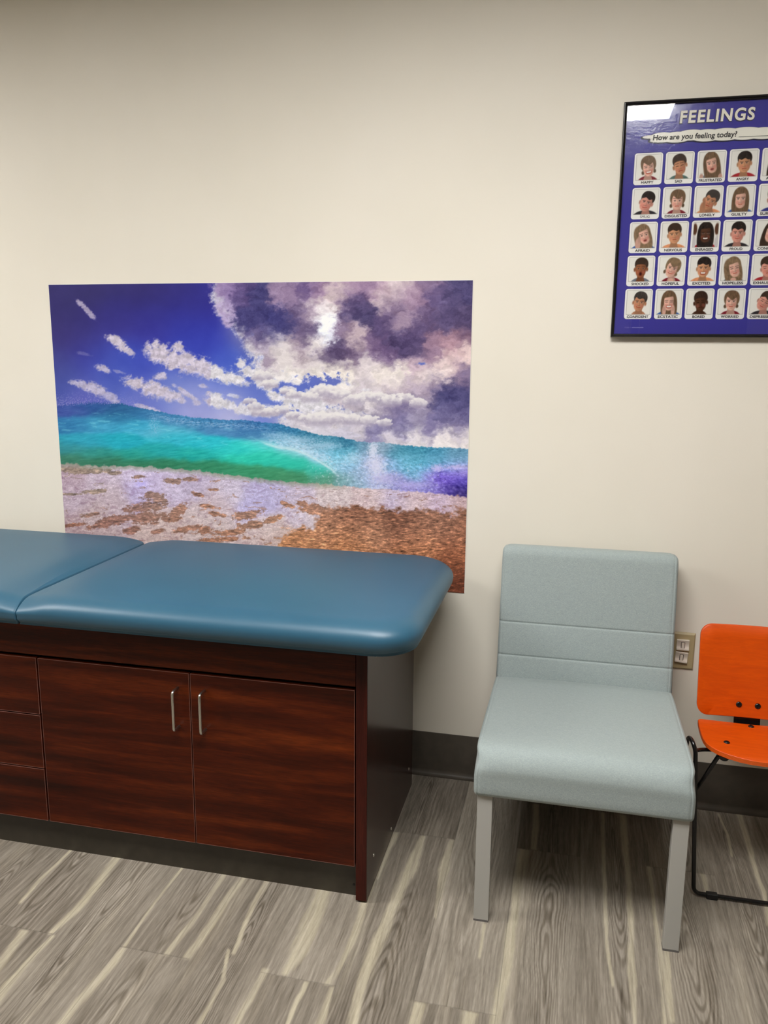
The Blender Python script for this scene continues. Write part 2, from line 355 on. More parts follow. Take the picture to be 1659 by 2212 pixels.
WAVE = [(140,885,62,84,160),(200,880,40,84,150),(260,888,34,96,145),(330,898,52,120,172),(400,910,70,136,185),(450,918,50,120,170),(480,925,84,140,190),(540,925,50,108,165),(560,935,70,130,180),(620,930,44,116,160),(600,945,90,150,190),(660,948,52,122,155),(700,958,56,124,152),(745,960,50,118,150),(790,970,110,150,178),(830,965,140,165,190),(860,975,66,138,165),(900,980,64,140,168),(940,985,72,142,175),(990,985,98,150,180),(150,920,44,120,172),(220,918,64,160,200),(300,920,60,168,205),(250,905,44,120,165),(360,930,90,180,210),(380,945,52,182,205),(450,958,40,188,205),(180,955,42,160,188),(260,955,30,170,192),(150,970,50,140,150),(340,975,32,168,172),(200,980,46,148,140),(420,982,30,172,165),(300,985,38,158,145),(500,972,44,202,200),(560,965,60,212,202),(540,990,44,200,175),(600,985,52,200,180),(640,1000,44,192,168),(690,1015,60,195,175),(150,992,60,122,100),(220,998,52,118,92),(300,1002,50,122,90),(380,1005,50,128,95),(450,1010,50,136,100),(520,1018,56,146,105),(580,1026,62,146,105),(640,1030,66,140,100),(700,1035,90,150,125),(740,1040,110,160,160),(600,955,140,195,225),(630,960,165,205,230),(660,972,175,210,232),(690,985,160,205,232),(720,1000,150,205,230),(700,965,120,185,215),(730,980,110,190,218),(760,985,105,185,212),(745,1010,145,190,222),(780,1025,160,185,218),(760,1040,150,180,205),(790,990,165,182,218),(810,1000,178,182,222),(815,1030,175,182,222),(850,1040,150,152,208),(850,1005,130,175,215),(880,1000,108,182,212),(920,1005,96,180,212),(900,1025,120,180,215),(970,1005,120,170,215),(1000,1000,130,170,210),(880,1048,160,150,215),(920,1048,150,145,215),(930,1022,160,150,225),(950,1035,115,90,205),(970,1030,118,92,210),(1000,1035,92,74,190),(985,1018,165,150,228),(1005,1015,155,140,215),(1005,1055,66,52,140),(970,1058,84,66,160),(940,1056,130,115,200),(1000,1068,60,46,110)]
FOAMC = [(150,1030,185,160,175),(220,1020,205,188,205),(300,1022,215,200,225),(320,1045,205,190,225),(300,1060,190,175,212),(160,1080,190,170,185),(250,1085,198,178,188),(360,1060,205,190,215),(420,1040,195,180,205),(500,1050,205,192,212),(560,1060,190,180,215),(460,1090,205,185,195),(560,1085,195,185,225),(600,1070,190,180,215),(640,1100,210,195,212),(680,1120,215,198,205),(580,1140,215,195,195),(600,1165,205,180,175),(350,1130,205,182,180),(450,1120,208,188,188),(200,1120,190,168,172),(150,1140,185,160,165),(640,1060,200,185,205),(720,1070,215,198,200),(800,1075,215,192,195),(900,1085,212,188,195),(1000,1090,200,172,178),(950,1075,205,182,205),(850,1062,205,190,215)]
SANDC = [(700,1100,160,115,95),(780,1110,128,84,66),(860,1120,110,70,55),(900,1108,130,92,75),(960,1105,150,108,90),(1000,1110,150,105,85),(700,1130,190,135,105),(660,1160,196,138,100),(800,1140,196,142,112),(900,1150,190,132,104),(1000,1150,170,115,90),(750,1180,190,130,92),(900,1190,178,118,84),(1000,1200,158,98,70),(980,1250,130,76,54),(1000,1275,112,60,45),(330,1070,150,118,104),(300,1110,150,108,94),(240,1130,145,102,90),(520,1110,160,118,96),(480,1150,176,124,98),(200,1060,150,130,115),(400,1140,160,114,94),(150,1180,150,100,80),(500,1220,180,120,90)]
HOLES = [(330,1072,26,9,0),(345,1082,16,6,0),(316,1096,44,10,-6),(255,1122,36,9,-8),(318,1118,42,12,-4),(225,1134,38,7,-10),(200,1112,24,4,-10),(205,1062,22,5,-4),(180,1016,60,8,2),(385,1104,22,10,-30),(372,1122,18,6,-10),(405,1142,38,6,-8),(442,1146,16,9,0),(535,1112,32,9,-8),(545,1134,34,8,-10),(500,1150,30,7,-6),(340,1148,14,5,-10),(285,1146,20,8,-10),(160,1134,24,4,-6),(448,1094,22,4,10),(425,1068,14,4,20),(300,1030,14,4,0),(372,1040,20,5,6),(245,1022,18,4,0),(620,1090,16,4,20),(460,1058,12,3,0),(480,1165,50,5,-4),(590,1122,24,6,-20),(410,1036,24,4,0),(682,1100,34,11,8),(655,1090,16,7,20),(335,1130,10,4,0),(150,1068,22,3,0),(465,1110,20,5,10)]
HEAPS = [(567,815,18),(584,832,16),(618,848,11),(635,854,15),(700,849,24),(671,861,18),(736,855,19),(872,862,18),(793,858,16),(818,861,18),(765,866,20),(844,868,20),(905,872,16),(606,889,18),(584,893,16),(561,892,16),(635,899,14),(655,905,12),(691,909,26),(731,906,20),(765,909,20),(798,911,18),(540,868,12),(552,880,14),(830,915,14)]
SPLATS = [(600,940,34,7,170,205,232,.5),(650,950,44,10,182,212,236,.55),(702,963,42,11,192,216,238,.55),(762,990,28,15,200,220,240,.5),(806,972,13,24,228,228,244,.8),(812,1008,18,24,222,220,242,.75),(832,1034,32,13,190,180,226,.6),(890,1047,52,8,182,172,226,.6),(945,1011,15,9,208,194,240,.8),(986,1009,30,6,208,194,240,.75),(1004,1022,10,10,170,150,230,.5),(880,985,40,10,130,195,222,.35),(940,990,44,10,125,185,218,.35)]
TOP = ([104,126,160,200,239,262,280,336,377,419,455,488,520,555,603,647,690,734,771,800,820,864,922,970,1011],
       [878,877,874,871,872,872,877,888,896,903,905,908,907,911,916,928,940,944,953,956,955,961,966,967,970])
BOT = ([104,135,211,266,322,377,433,488,555,618,705,762,849,950,1030],[1000,1001,1006,1007,1010,1012,1017,1024,1034,1040,1046,1052,1058,1066,1077])
CURL = ([540,560,580,600,620,640,665,690,715,730],[950,955,962,968,970,974,984,998,1014,1030])
def poster_color(X, Y):
    wx = fbm(X/30, Y/30, 4, 1); wy = fbm(X/30, Y/30, 4, 2)
    f1 = fbm(X/16, Y/14, 5, 3, .6); f2 = fbm(X/5, Y/5, 3, 4, .6)
    Xw, Yw = X+wx*9, Y+wy*8
    sky = rbf(X, Y, SKY, 45)
    w2x = fbm(X/22, Y/16, 5, 6, .62); w2y = fbm(X/22, Y/16, 5, 7, .62)
    cl = rbf(X+w2x*15, Y+w2y*11, CLOUD, 19)
    tex = fbm(X/20+w2x*.6, Y/13+w2y*.6, 5, 8, .62)
    cl = 140+(cl-140)*1.12 + (tex*19+f2*3)[..., None]
    # coverage of the big cloud bank: its left edge runs down from the top
    ex = np.interp(Y, [600,640,670,700,720,745,770,800,825,850,900,960], [462,466,474,496,530,528,545,560,590,640,800,900])
    cov = ss(-14, 16, X-ex+wx*22+f1*10)
    gap = np.exp(-(((X+wx*26+f1*10-700)/54)**2+((Y+wy*16+f1*8-824)/14)**2)) + np.exp(-(((X-640)/44)**2+((Y-842)/13)**2)) + .8*np.exp(-(((X-600)/50)**2+((Y-868)/11)**2)) + .75*np.exp(-(((X-915)/14)**2+((Y-786)/5)**2)) + .9*np.exp(-(((X-562)/8)**2+((Y-775)/14)**2))+.6*np.exp(-(((X-790)/22)**2+((Y-843)/6)**2))+.7*np.exp(-(((X-600)/20)**2+((Y-835)/12)**2))
    cov = cov*(1-ss(.28, .70, gap+f1*.26+f2*.08)*1.0)
    low = ss(0, 30, Y-880-(X-560)*.0)*ss(560, 640, X)
    puffc = np.zeros_like(X)
    bil = .55-1.5*np.abs(fbm(X/15+3, Y/13, 3, 71, .55)) - .45*np.abs(fbm(X/6, Y/5, 2, 72))
    bil2 = .55-1.5*np.abs(fbm((X-5)/15+3, (Y-7)/13, 3, 71, .55)) - .45*np.abs(fbm((X-5)/6, (Y-7)/5, 2, 72))
    for x, y, rx, ry, a, s in PUFFS:
        ca, sa = math.cos(math.radians(a)), math.sin(math.radians(a))
        dx, dy = X-x, Y-y; u = (dx*ca+dy*sa)/rx; v = (-dx*sa+dy*ca)/ry
        if x > 600 and y > 840: q = ss(1.15, .75, np.sqrt(u*u+v*v)-bil*.4+f1*.2)*s
        else: q = ss(1.26, .60, np.sqrt(u*u+v*v)-bil*.30+f1*.34+.06)*s
        puffc = np.maximum(puffc, q)
    fs_ = fbm((X-4)/16, (Y-6)/14, 5, 3, .6)
    pc = np.array([200, 190, 208.])+(np.clip(bil-bil2, -.7, .7)*16+np.clip(f1-fs_, -.6, .6)*22+f2*3)[..., None]
    pc = np.where((X > 455)[..., None], pc+np.array([16, 22, 12.]), pc)
    sky = sky*(1-(ss(760, 640, Y)*ss(560, 460, X)*np.array([[[.26]]])[0, 0, 0])[..., None]*np.array([1, 1, .35]))
    haze = ss(840, 900, Y)*ss(250, 420, X)
    out = sky+ (wx*4)[..., None]
    out = out*(1-puffc[..., None])+pc*puffc[..., None]
    c2 = np.maximum(cov, low)
    out = out*(1-c2[..., None])+cl*c2[..., None]
    # heaped clouds near the horizon, each lit along its top
    nb = fbm(X/11, Y/9, 4, 81, .55)
    for hx, hy, hr in HEAPS:
        dd = np.sqrt(((X-hx)/(hr*1.35))**2+((Y-hy)/(hr*.80))**2)+nb*.30
        mk = ss(1.04, .86, dd)*ss(hr*.75, hr*.1, Y-hy)*.9
        sh_ = ss(-.75, .55, (Y-hy)/(hr*.8)+nb*.35)
        cc = np.array([232, 227, 226.])*(1-sh_[..., None])+np.array([166, 156, 178.])*sh_[..., None]
        out = out*(1-mk[..., None])+cc*mk[..., None]
    # horizon spray over the crest at the left
    spray = ss(.05, .5, fbm(X/3.2, Y/3.2, 3, 9, .8)+ss(845, 880, Y)*.45-.25)*ss(838, 872, Y)*ss(330, 240, X)*.55
    out = out*(1-spray[..., None])+np.array([168, 160, 205.])*spray[..., None]
    # wave
    top = np.interp(X, *TOP)+fbm(X/6, X*0, 3, 15)*2.2; bot = np.interp(X, *BOT)+fbm(X/14, Y/30, 3, 16)*3
    dpt = Y-top
    foamz = ss(600, 680, X)[..., None]
    wv = rbf(X+wx*9, Y+wy*3, WAVE, 11, 3.6)*(1-foamz)+rbf(X+wx*5, Y+wy*3, WAVE, 15, 1.4)*foamz
    wv = wv + (fbm(X/26, Y/5+X/40, 4, 18, .6)*14)[..., None]*np.array([1, 1, .9])
    wave_t = fbm((X+Y*.6)/6.0, (Y-X*.25)/3.4, 3, 19, .65)
    crest = ss(30, 2, dpt)*ss(-1, 3, dpt)
    wv = wv + (crest*(.5*wave_t+.8*fbm((X+Y*.5)/9, (Y-X*.3)/4.5, 3, 39, .6))*34*ss(280, 420, X))[..., None]
    lip = ss(.0, .9, fbm(X/9, Y/2.6, 3, 20, .7)+.35)*ss(5, 9, dpt)*ss(26, 12, dpt)*ss(300, 360, X)*ss(640, 520, X)
    wv = wv*(1-.5*lip[..., None])+np.array([190, 205, 232.])*.5*lip[..., None]
    gl = ss(.25, .8, fbm(X/34+wx*.4, Y/6-X/60, 4, 61, .6))*ss(10, 26, dpt)*ss(80, 50, dpt)*ss(680, 600, X)*.30
    wv = wv*(1-gl[..., None])+np.array([150, 225, 232.])*gl[..., None]
    # broken water falling at x 320-345
    fall = np.exp(-(((X-332-(Y-915)*.15)/11)**2+((Y-918)/20)**2))*ss(-.1, .7, fbm(X/2.6, Y/6, 3, 21, .8)+.1)
    wv = wv*(1-.75*fall[..., None])+np.array([165, 195, 225.])*.75*fall[..., None]
    cy = np.interp(X, *CURL); foamy = ss(560, 640, X)*ss(6, -4, Y-cy-wave_t*5)*ss(10, 30, dpt) + ss(715, 760, X)
    foamy = np.clip(foamy, 0, 1)
    tx = .75*fbm((X+Y*.5)/10, (Y-X*.4)/5, 4, 22, .6)+.18*fbm((X+Y*.5)/4.2, (Y-X*.35)/2.4, 3, 32, .75)
    wv = wv + (foamy*tx*44*ss(8, 26, dpt))[..., None]
    band = ss(cy-34, cy-8, Y)*ss(cy+3, cy-1, Y)*ss(560, 600, X)*ss(745, 715, X)*ss(-.35, .55, fbm((X+Y)/10, (Y-X*.5)/4, 4, 44, .7)+.1)
    wv = wv*(1-.62*band[..., None])+np.array([200, 222, 240.])*.62*band[..., None]
    edge = np.exp(-((Y-cy+1)/3.2)**2)*ss(556, 580, X)*ss(735, 715, X)
    wv = wv*(1-.6*edge[..., None])+np.array([215, 235, 240.])*.6*edge[..., None]
    white = ss(.25, .95, fbm(X/7.0, Y/6, 4, 24, .75)*.9+.62*np.exp(-(((X-808-(Y-980)*.25)/26)**2))+.05)*ss(20, 45, dpt)*ss(640, 700, X)*ss(1000, 940, X)
    wv = wv*(1-.55*white[..., None])+np.array([222, 226, 240.])*.55*white[..., None]
    sn = fbm(X/4.5, Y/4, 4, 83, .75)
    for px_, py_, rx_, ry_, r_, g_, b_, al in SPLATS:
        mk = ss(1.25, .15, np.sqrt(((X-px_)/rx_)**2+((Y-py_)/ry_)**2)+sn*.55)*al
        wv = wv*(1-mk[..., None])+np.array([r_, g_, float(b_)])*mk[..., None]
    wm = ss(-1.2, 1.2, dpt+fbm(X/2.4, Y/2.4, 2, 25)*ss(330, 200, X)*7)
    out = out*(1-wm[..., None])+wv*wm[..., None]
    # sand and foam
    st = .85*fbm(X/12, Y/3.4, 4, 26, .68)+.5*fbm(X/30, Y/8, 3, 27)
    sand = rbf(X, Y, SANDC, 40)*(.97+(st*.44)[..., None]) + (ss(.2, .9, st)*26)[..., None]*np.array([1, .82, .62])
    foam = rbf(Xw, Yw, FOAMC, 26) + (fbm(X/14, Y/6, 4, 28, .6)*20+f2*6)[..., None]*np.array([1, 1.05, 1])
    rdg = np.abs(fbm(X/26+wx*1.5, Y/10+wy, 4, 29, .6))
    blob = (np.exp(-(((X-305)/13)**2+((Y-1046)/9)**2))*26)[..., None]*np.array([-.2, -.1, 1])
    foam = foam+blob + (ss(.16, .0, rdg)*24-4)[..., None] - (ss(.3, .7, rdg)*20)[..., None]*np.array([.7, 1, .8])
    # edge of the foam on the sand
    fe = np.interp(X, [104,560,606,618,640,675,690,694,700,760,860,1010], [1320,1300,1170,1150,1144,1136,1122,1104,1094,1096,1102,1106])
    fm = ss(6, -6, Y-fe+wx*10+wy*6+f1*9+f2*3)
    cut = ss(-3, 5, X-640-(Y-1078)*.9)*ss(1076, 1084, Y)*ss(690, 640, X)*.0
    hol = np.zeros_like(X)
    for x, y, rx, ry, a in HOLES:
        ca, sa = math.cos(math.radians(a)), math.sin(math.radians(a))
        dx, dy = X-x, Y-y; u = (dx*ca+dy*sa)/rx; v = (-dx*sa+dy*ca)/ry
        hol = np.maximum(hol, ss(1.2, .85, np.sqrt(u*u+v*v)+f1*.5+f2*.25))
    hol = np.maximum(hol, ss(.50, .78, fbm(X/24+wx, Y/8+wy*.7, 4, 49, .6)+ss(1040, 1180, Y)*.10)*.75)
    hol = hol*ss(1004, 1016, Y-(X-200)*.03)
    fm = fm*(1-hol*.88)
    dark = ss(.3, .7, fbm(X/18, Y/2.6, 3, 33, .7))*ss(1040, 1055, Y)*ss(1100, 1085, Y)*ss(560, 660, X)*.5
    foam = foam*(1-dark[..., None])+np.array([150, 118, 112.])*dark[..., None]
    gs = sand*(1-fm[..., None])+foam*fm[..., None]
    green = ss(14, 0, Y-bot)*ss(760, 700, X)*.6
    gs = gs*(1-green[..., None])+np.array([128, 140, 112.])*green[..., None]
    bm_ = ss(-1.5, 2, Y-bot+f1*3)
    out = out*(1-bm_[..., None])+gs*bm_[..., None]
    return lin(np.clip(out, 8, 246))
M_poster = mat('printed_vinyl', (120,120,160), .42, spec=.3, build=lambda nt, b: nt.links.new(attr(nt), b.inputs['Base Color']))
def make_poster():
    x0, x1, z0, z1 = PX
    H = homog([(0,1),(1,1),(1,0),(0,0)], [(104.6,616.2),(1022.9,604.9),(1002.6,1281),(146.7,1218.6)])
    nx, ny = 900, 600
    U_, V_ = np.meshgrid(np.linspace(0, 1, nx), np.linspace(0, 1, ny))
    q = np.stack([U_, V_, U_*0+1], -1)@H.T
    rgb = poster_color(q[..., 0]/q[..., 2], q[..., 1]/q[..., 2])
    # the sheet lies a little wavy on the wall
    lift = .0022+.0012*np.clip(fbm(U_*5, V_*4, 2, 70), -1, 1)*ss(0, .2, np.minimum(np.minimum(U_, 1-U_), np.minimum(V_, 1-V_))*2)
    P = np.stack([x0+(x1-x0)*U_, -lift, z0+(z1-z0)*V_], -1)
    root = thing('wall_poster', 'large unframed poster of a turquoise breaking wave, stuck on the wall behind the exam table', 'poster', ((x0+x1)/2, 0, z0))
    sheet = grid_mesh('printed_sheet', P, rgb, M_poster, root)
    obj('paper_backing', bx(x0-.0012, x1+.0012, -.0009, -.0001, z0-.0012, z1+.0012), mat('white_paper', (235,232,226), .6), root)
    fix(root)
make_poster()

# ------------------------------------------------------------------ framed feelings chart
FX0, FX1, FZ0, FZ1 = .0851, .5490, 1.4096, 2.0201
TX0, TZ0, TDX, TDZ, TW, TH = .1207, 1.8925, .0801, .0883, .0730, .0810
def text_bm(bm, s, x0, x1, z0, z1, y, shear=0., offset=0., ext=.00012, space=1.):
    cu = bpy.data.curves.new('t', 'FONT'); cu.body = s; cu.size = 1; cu.offset = offset; cu.shear = shear; cu.resolution_u = 4; cu.space_character = space
    o = bpy.data.objects.new('t', cu); C.objects.link(o); dg = bpy.context.evaluated_depsgraph_get(); dg.update()
    me = bpy.data.meshes.new_from_object(o.evaluated_get(dg)); bpy.data.objects.remove(o)
    vs = np.array([v.co[:2] for v in me.vertices]); a, b = vs.min(0), vs.max(0)
    sx = (x1-x0)/(b[0]-a[0]); sz = (z1-z0)/(b[1]-a[1])
    V = [bm.verts.new((x0+(v[0]-a[0])*sx, y, z0+(v[1]-a[1])*sz)) for v in vs]
    for p in me.polygons:
        try: bm.faces.new([V[i] for i in p.vertices])
        except ValueError: pass
    bpy.data.meshes.remove(me)
SK = dict(pale=(226,178,158), rosy=(214,150,132), tan=(196,138,104), olive=(206,150,112), brown=(150,92,60), dark=(86,54,38))
HR = dict(brown=(112,88,66), black=(38,30,28), dbrown=(62,46,36), shaved=(58,42,34), blond=(132,108,82), gray=(66,60,56))
SH = dict(red=(168,36,46), maroon=(122,32,44), green=(84,110,104), grey=(112,116,124), blue=(56,92,160), black=(40,36,42), orange=(224,150,104), navy=(52,56,130), none=None)
# word, skin, hair, style, shirt, centre x, centre y, tilt, mouth, hands
FACES = [
 [('HAPPY','pale','brown','bob','maroon',.0,.05,8,'grin',0),('SAD','tan','shaved','short','green',.0,.08,14,'down',0),('FRUSTRATED','pale','brown','long','grey',.0,.12,10,'open',1),('ANGRY','olive','black','short','red',.02,.08,4,'down',0),('ANXIOUS','pale','dbrown','long','grey',.05,.05,-8,'flat',0)],
 [('SMUG','rosy','black','short','black',.02,.0,-16,'smirk',0),('DISGUSTED','pale','brown','bob','maroon',.02,.05,0,'down',0),('LONELY','tan','gray','short','orange',.1,-.02,-24,'flat',2),('GUILTY','pale','brown','long','blue',.0,.05,0,'flat',0),('SURPRISED','rosy','dbrown','short','navy',.1,.0,6,'o',0)],
 [('AFRAID','pale','blond','longl','blue',.05,.08,16,'open',2),('NERVOUS','olive','dbrown','short','orange',.0,.1,6,'flat',0),('ENRAGED','dark','black','long','red',.0,.12,0,'grin',3),('PROUD','rosy','black','short','black',.02,.1,0,'smile',0),('CONFUSED','pale','dbrown','long','maroon',.1,.05,-12,'flat',0)],
 [('SHOCKED','brown','shaved','short','grey',-.02,.1,0,'o',0),('HOPEFUL','pale','blond','bob','maroon',.02,.08,-18,'smile',4),('EXCITED','olive','black','short','orange',.05,.08,0,'grin',0),('HOPELESS','pale','blond','longl','grey',.02,.05,12,'flat',4),('EXHAUSTED','rosy','dbrown','short','red',.1,.05,10,'flat',0)],
 [('CONFIDENT','tan','gray','short','none',.05,.05,-8,'smile',0),('ECSTATIC','pale','brown','long','blue',.0,.08,2,'grin',1),('BORED','dark','shaved','short','none',.05,.05,6,'flat',0),('WORRIED','pale','brown','bob','maroon',.02,.08,0,'flat',0),('DEPRESSED','rosy','dbrown','short','black',.1,.05,-26,'flat',0)],
]
def draw_face(u, v, f, seed):
    word, sk, hr, style, sh, cx, cy, tilt, mouth, hands = f
    out = np.ones(u.shape+(3,))*np.array([238, 235, 226.])
    skin, hair = np.array(SK[sk], float), np.array(HR[hr], float)
    E = .045
    u = u/1.13; v = (v+.06)/1.10
    def put(mask, c):
        nonlocal out
        out = out*(1-mask[..., None])+np.asarray(c, float)*mask[..., None]
    def ell(x, y, rx, ry, p=2.):
        return ss(1+E/min(rx, ry), 1-E/min(rx, ry), (np.abs((U-x)/rx)**p+np.abs((V-y)/ry)**p)**(1/p))
    n1 = fbm(u*6+seed, v*6, 3, seed)
    U, V = u, v
    # shoulders and neck
    shirt = SH[sh] if SH[sh] else tuple(skin*.9)
    wds = .98 if sh in ('blue', 'black', 'red', 'orange', 'navy', 'none') and style != 'bob' else .80
    if sh == 'none': wds = .62
    put(ell(cx*.5, -1.20, wds*.98, .64, 2.2), np.array(shirt)*(1+.10*n1[..., None]))
    put(ell(cx*.7, -.86, .31, .36), skin*.82)
    put(ell(cx*.7, -.55, .24, .5, 4), skin*.80)
    a = math.radians(tilt); ca, sa = math.cos(a), math.sin(a)
    U = (u-cx)*ca+(v-cy)*sa; V = -(u-cx)*sa+(v-cy)*ca
    hc = hair*(1+.20*fbm(U*10, V*3, 3, seed+3)[..., None])
    if style in ('long', 'longl'):
        side = -.16 if style == 'longl' else 0
        put(ell(side, -.32, .60, 1.12, 2.6), hc)
        put(ell(0, .30, .50, .58), hc)
    elif style == 'bob':
        put(ell(.02, .24, .55, .60, 2.3), hc); put(ell(.42, -.32, .10, .14), hc*.8); put(ell(-.42, -.34, .10, .14), hc*.8)
    else:
        put(ell(.04, .34, .49, .50, 2.2), hc)
        put(ell(-.44, -.06, .08, .15), skin*.85); put(ell(.46, -.04, .08, .15), skin*.88)
    # face
    rx = .42 if sk in ('rosy', 'olive') else .385
    shade = 1-.16*ss(-.1, .45, U)+.05*ss(.2, -.3, U)
    put(ell(0, -.04, rx, .60, 2.25), skin*shade[..., None]*(1+.05*n1[..., None]))
    put(ell(-.2, -.24, .13, .12)*.28, (210,110,100)); put(ell(.2, -.24, .13, .12)*.28, (205,105,95))
    # hair in front
    if style == 'bob': put(ss(-.05, .05, V-.22+.10*np.sin(U*7+1)+np.abs(U)*-.25)*ell(.02, .24, .50, .56, 2.3), hc)
    elif style in ('long', 'longl'): put(ss(-.04, .06, V-.36-U*.15)*ell(0, .2, .46, .6), hc); put(ell(.42, -.2, .10, .62), hc*.95); put(ell(-.43, -.1, .07, .55), hc*.9)
    elif hr == 'shaved': put(ss(-.05, .08, V-.33+U*U*.6)*ell(.04, .3, .47, .5, 2.2), hc)
    else: put(ss(-.04, .04, V-.30+.05*np.sin(U*13+seed)+U*.06)*ell(.04, .32, .49, .52, 2.2), hc)
    # brows, eyes, nose, mouth
    dk = skin*.36
    br = {'down': .05, 'flat': 0, 'grin': -.02, 'smile': 0, 'o': .06, 'open': .03, 'smirk': -.02}[mouth]
    for s in (-1, 1):
        bo = V-.13-(br if word != 'ANGRY' and word != 'ENRAGED' else -.02)-(.10*s*U-.015)*(0 if word not in ('ANGRY', 'ENRAGED') else 1)
        put(ss(.045, .02, np.abs(bo))*ss(.15, .11, np.abs(U-s*.18))*.5, dk)
        closed = word in ('SAD', 'HOPELESS', 'BORED', 'EXHAUSTED', 'DEPRESSED', 'HAPPY', 'ECSTATIC')
        if closed: put(ss(.035, .015, np.abs(V-.0+.5*(U-s*.18)**2))*ss(.12, .08, np.abs(U-s*.18))*.85, dk)
        else:
            put(ell(s*.17, .02, .085, .045)*.6, skin*.25+np.array([165,158,152.])); put(ell(s*.17, .02, .042, .045)*.8, (58,44,40)); put(ss(.03, .01, np.abs(V-.06))*ss(.11, .08, np.abs(U-s*.17))*.45, dk)
    put(ell(.03, -.13, .035, .14)*.30, skin*.62); put(ell(0, -.22, .10, .035)*.55, skin*.60); put(ell(-.02, -.15, .035, .08)*.4, np.minimum(skin*1.15, 255))
    lip = skin*np.array([.84, .62, .60])
    if mouth == 'grin':
        put(ss(.12, .09, np.abs(V+.36-.9*U*U+.02))*ss(.24, .19, np.abs(U)), lip); put(ss(.06, .035, np.abs(V+.345-.9*U*U))*ss(.18, .14, np.abs(U)), (238,232,224))
    elif mouth == 'smile' or mouth == 'smirk':
        k = .9 if mouth == 'smile' else .5
        put(ss(.05, .02, np.abs(V+.37-k*U*U-(.12*U if mouth == 'smirk' else 0)))*ss(.20, .15, np.abs(U)), lip)
    elif mouth == 'o': put(ell(0, -.38, .13, .16), lip); put(ell(0, -.38, .08, .11), (60,24,24))
    elif mouth == 'open': put(ell(0, -.37, .14, .10), lip); put(ell(0, -.37, .09, .05), (110,50,48))
    elif mouth == 'down': put(ss(.06, .03, np.abs(V+.36+.8*U*U))*ss(.18, .13, np.abs(U)), lip)
    else: put(ss(.055, .025, np.abs(V+.36))*ss(.16, .12, np.abs(U)), lip)
    put(ell(0, -.48, .09, .025)*.35, skin*.6)
    U, V = u, v
    hs = skin*.95
    if hands == 1:
        for s in (-1, 1):
            x = s*(.32 if word == 'ECSTATIC' else .66); y = -.55 if word == 'ECSTATIC' else -.78
            put(ell(x, y, .14, .42 if word == 'ECSTATIC' else .2), hs)
            for k in (-1, 0, 1): put(ss(.03, .01, np.abs(u-x-k*.06))*ss(.2, .1, np.abs(v-y-.12))*.4, hs*.7)
    if hands == 2: put(ell(-.38, -.55, .20, .45), hs*.95); put(ell(-.30, -.2, .10, .28), hs*.88)
    if hands == 3:
        for s in (-1, 1): put(ell(s*.78, .45, .16, .42), hs*1.1); put(ell(s*.82, -.5, .16, .5), (206,200,198))
    if hands == 4: put(ell(.0, -.78, .20, .16), hs)
    inside = ss(1.0, .97, np.maximum(np.abs(u*1.13), np.abs(v*1.10-.06)))
    return out, inside
def rrect(X, Z, x0, x1, z0, z1, r):
    dx = np.maximum(np.maximum(x0+r-X, X-(x1-r)), 0); dz = np.maximum(np.maximum(z0+r-Z, Z-(z1-r)), 0)
    return np.where((dx > 0) | (dz > 0), np.hypot(dx, dz)-r, -np.minimum(np.minimum(X-x0, x1-X), np.minimum(Z-z0, z1-Z)))
def chart_color(X, Z):
    out = np.ones(X.shape+(3,))*np.array([66, 62, 152.])
    def put(m, c):
        nonlocal out
        out = out*(1-m[..., None])+np.asarray(c, float)*m[..., None]
    # speech banner of overlapping clouds
    puffs = [(.156,1.9325,.0180,.0040),(.190,1.9300,.0340,.0125),(.225,1.9290,.0400,.0135),(.262,1.9325,.0400,.0135),(.300,1.9300,.0450,.0150),(.345,1.9305,.0480,.0155),(.395,1.9305,.0500,.0155),(.440,1.9290,.0450,.0145),(.478,1.9290,.0340,.0125),(.185,1.9225,.0280,.0048)]
    sh = np.zeros_like(X); ba = np.zeros_like(X)
    for x, z, a, b in puffs:
        q = np.sqrt(((X-x)/a)**2+((Z-z)/b)**2); ba = np.maximum(ba, ss(1.04, .96, q))
        q2 = np.sqrt(((X-x+.0018)/(a+.003))**2+((Z-z+.0014)/(b+.0016))**2); sh = np.maximum(sh, ss(1.06, .97, q2))
    put(sh*.9, (30, 30, 44)); put(ba, (244, 240, 226))
    for r in range(5):
        for c in range(5):
            x0 = TX0+c*TDX-.0006*r; z1 = TZ0-r*TDZ; x1 = x0+TW; z0 = z1-TH
            d = rrect(X, Z, x0, x1, z0, z1, .007)
            put(ss(.0022, .0004, d)*.55, (36, 30, 84)); put(ss(.0004, -.0004, d), (246, 243, 237))
            px0, px1, pz0, pz1 = x0+.0052, x1-.0042, z0+.0122, z1-.0040
            d = np.abs(rrect(X, Z, px0, px1, pz0, pz1, .0005))
            put(ss(.0008, .0003, d)*.5, (150, 146, 132))
            sel = (X > px0-.002) & (X < px1+.002) & (Z > pz0-.002) & (Z < pz1+.002)
            iy, ix = np.where(sel)
            if len(iy) == 0: continue
            sl = (slice(iy.min(), iy.max()+1), slice(ix.min(), ix.max()+1))
            u = (X[sl]-(px0+px1)/2)/((px1-px0)/2); v = (Z[sl]-(pz0+pz1)/2)/((pz1-pz0)/2)
            fc, ins = draw_face(u, v, FACES[r][c], r*5+c+1)
            ins = ins*.999
            out[sl] = out[sl]*(1-ins[..., None])+fc*ins[..., None]
            m = ss(.0008, .0003, d[sl])*.35
            out[sl] = out[sl]*(1-m[..., None])+np.array([150, 146, 132.])*m[..., None]
    return lin(np.clip(out, 8, 250))
def b_chart(nt, b):
    nt.links.new(attr(nt), b.inputs['Base Color'])
    bump(nt, b, noise(nt, coords(nt, (1,1,1)), 70, 3, .6, .6), .25, .0011)
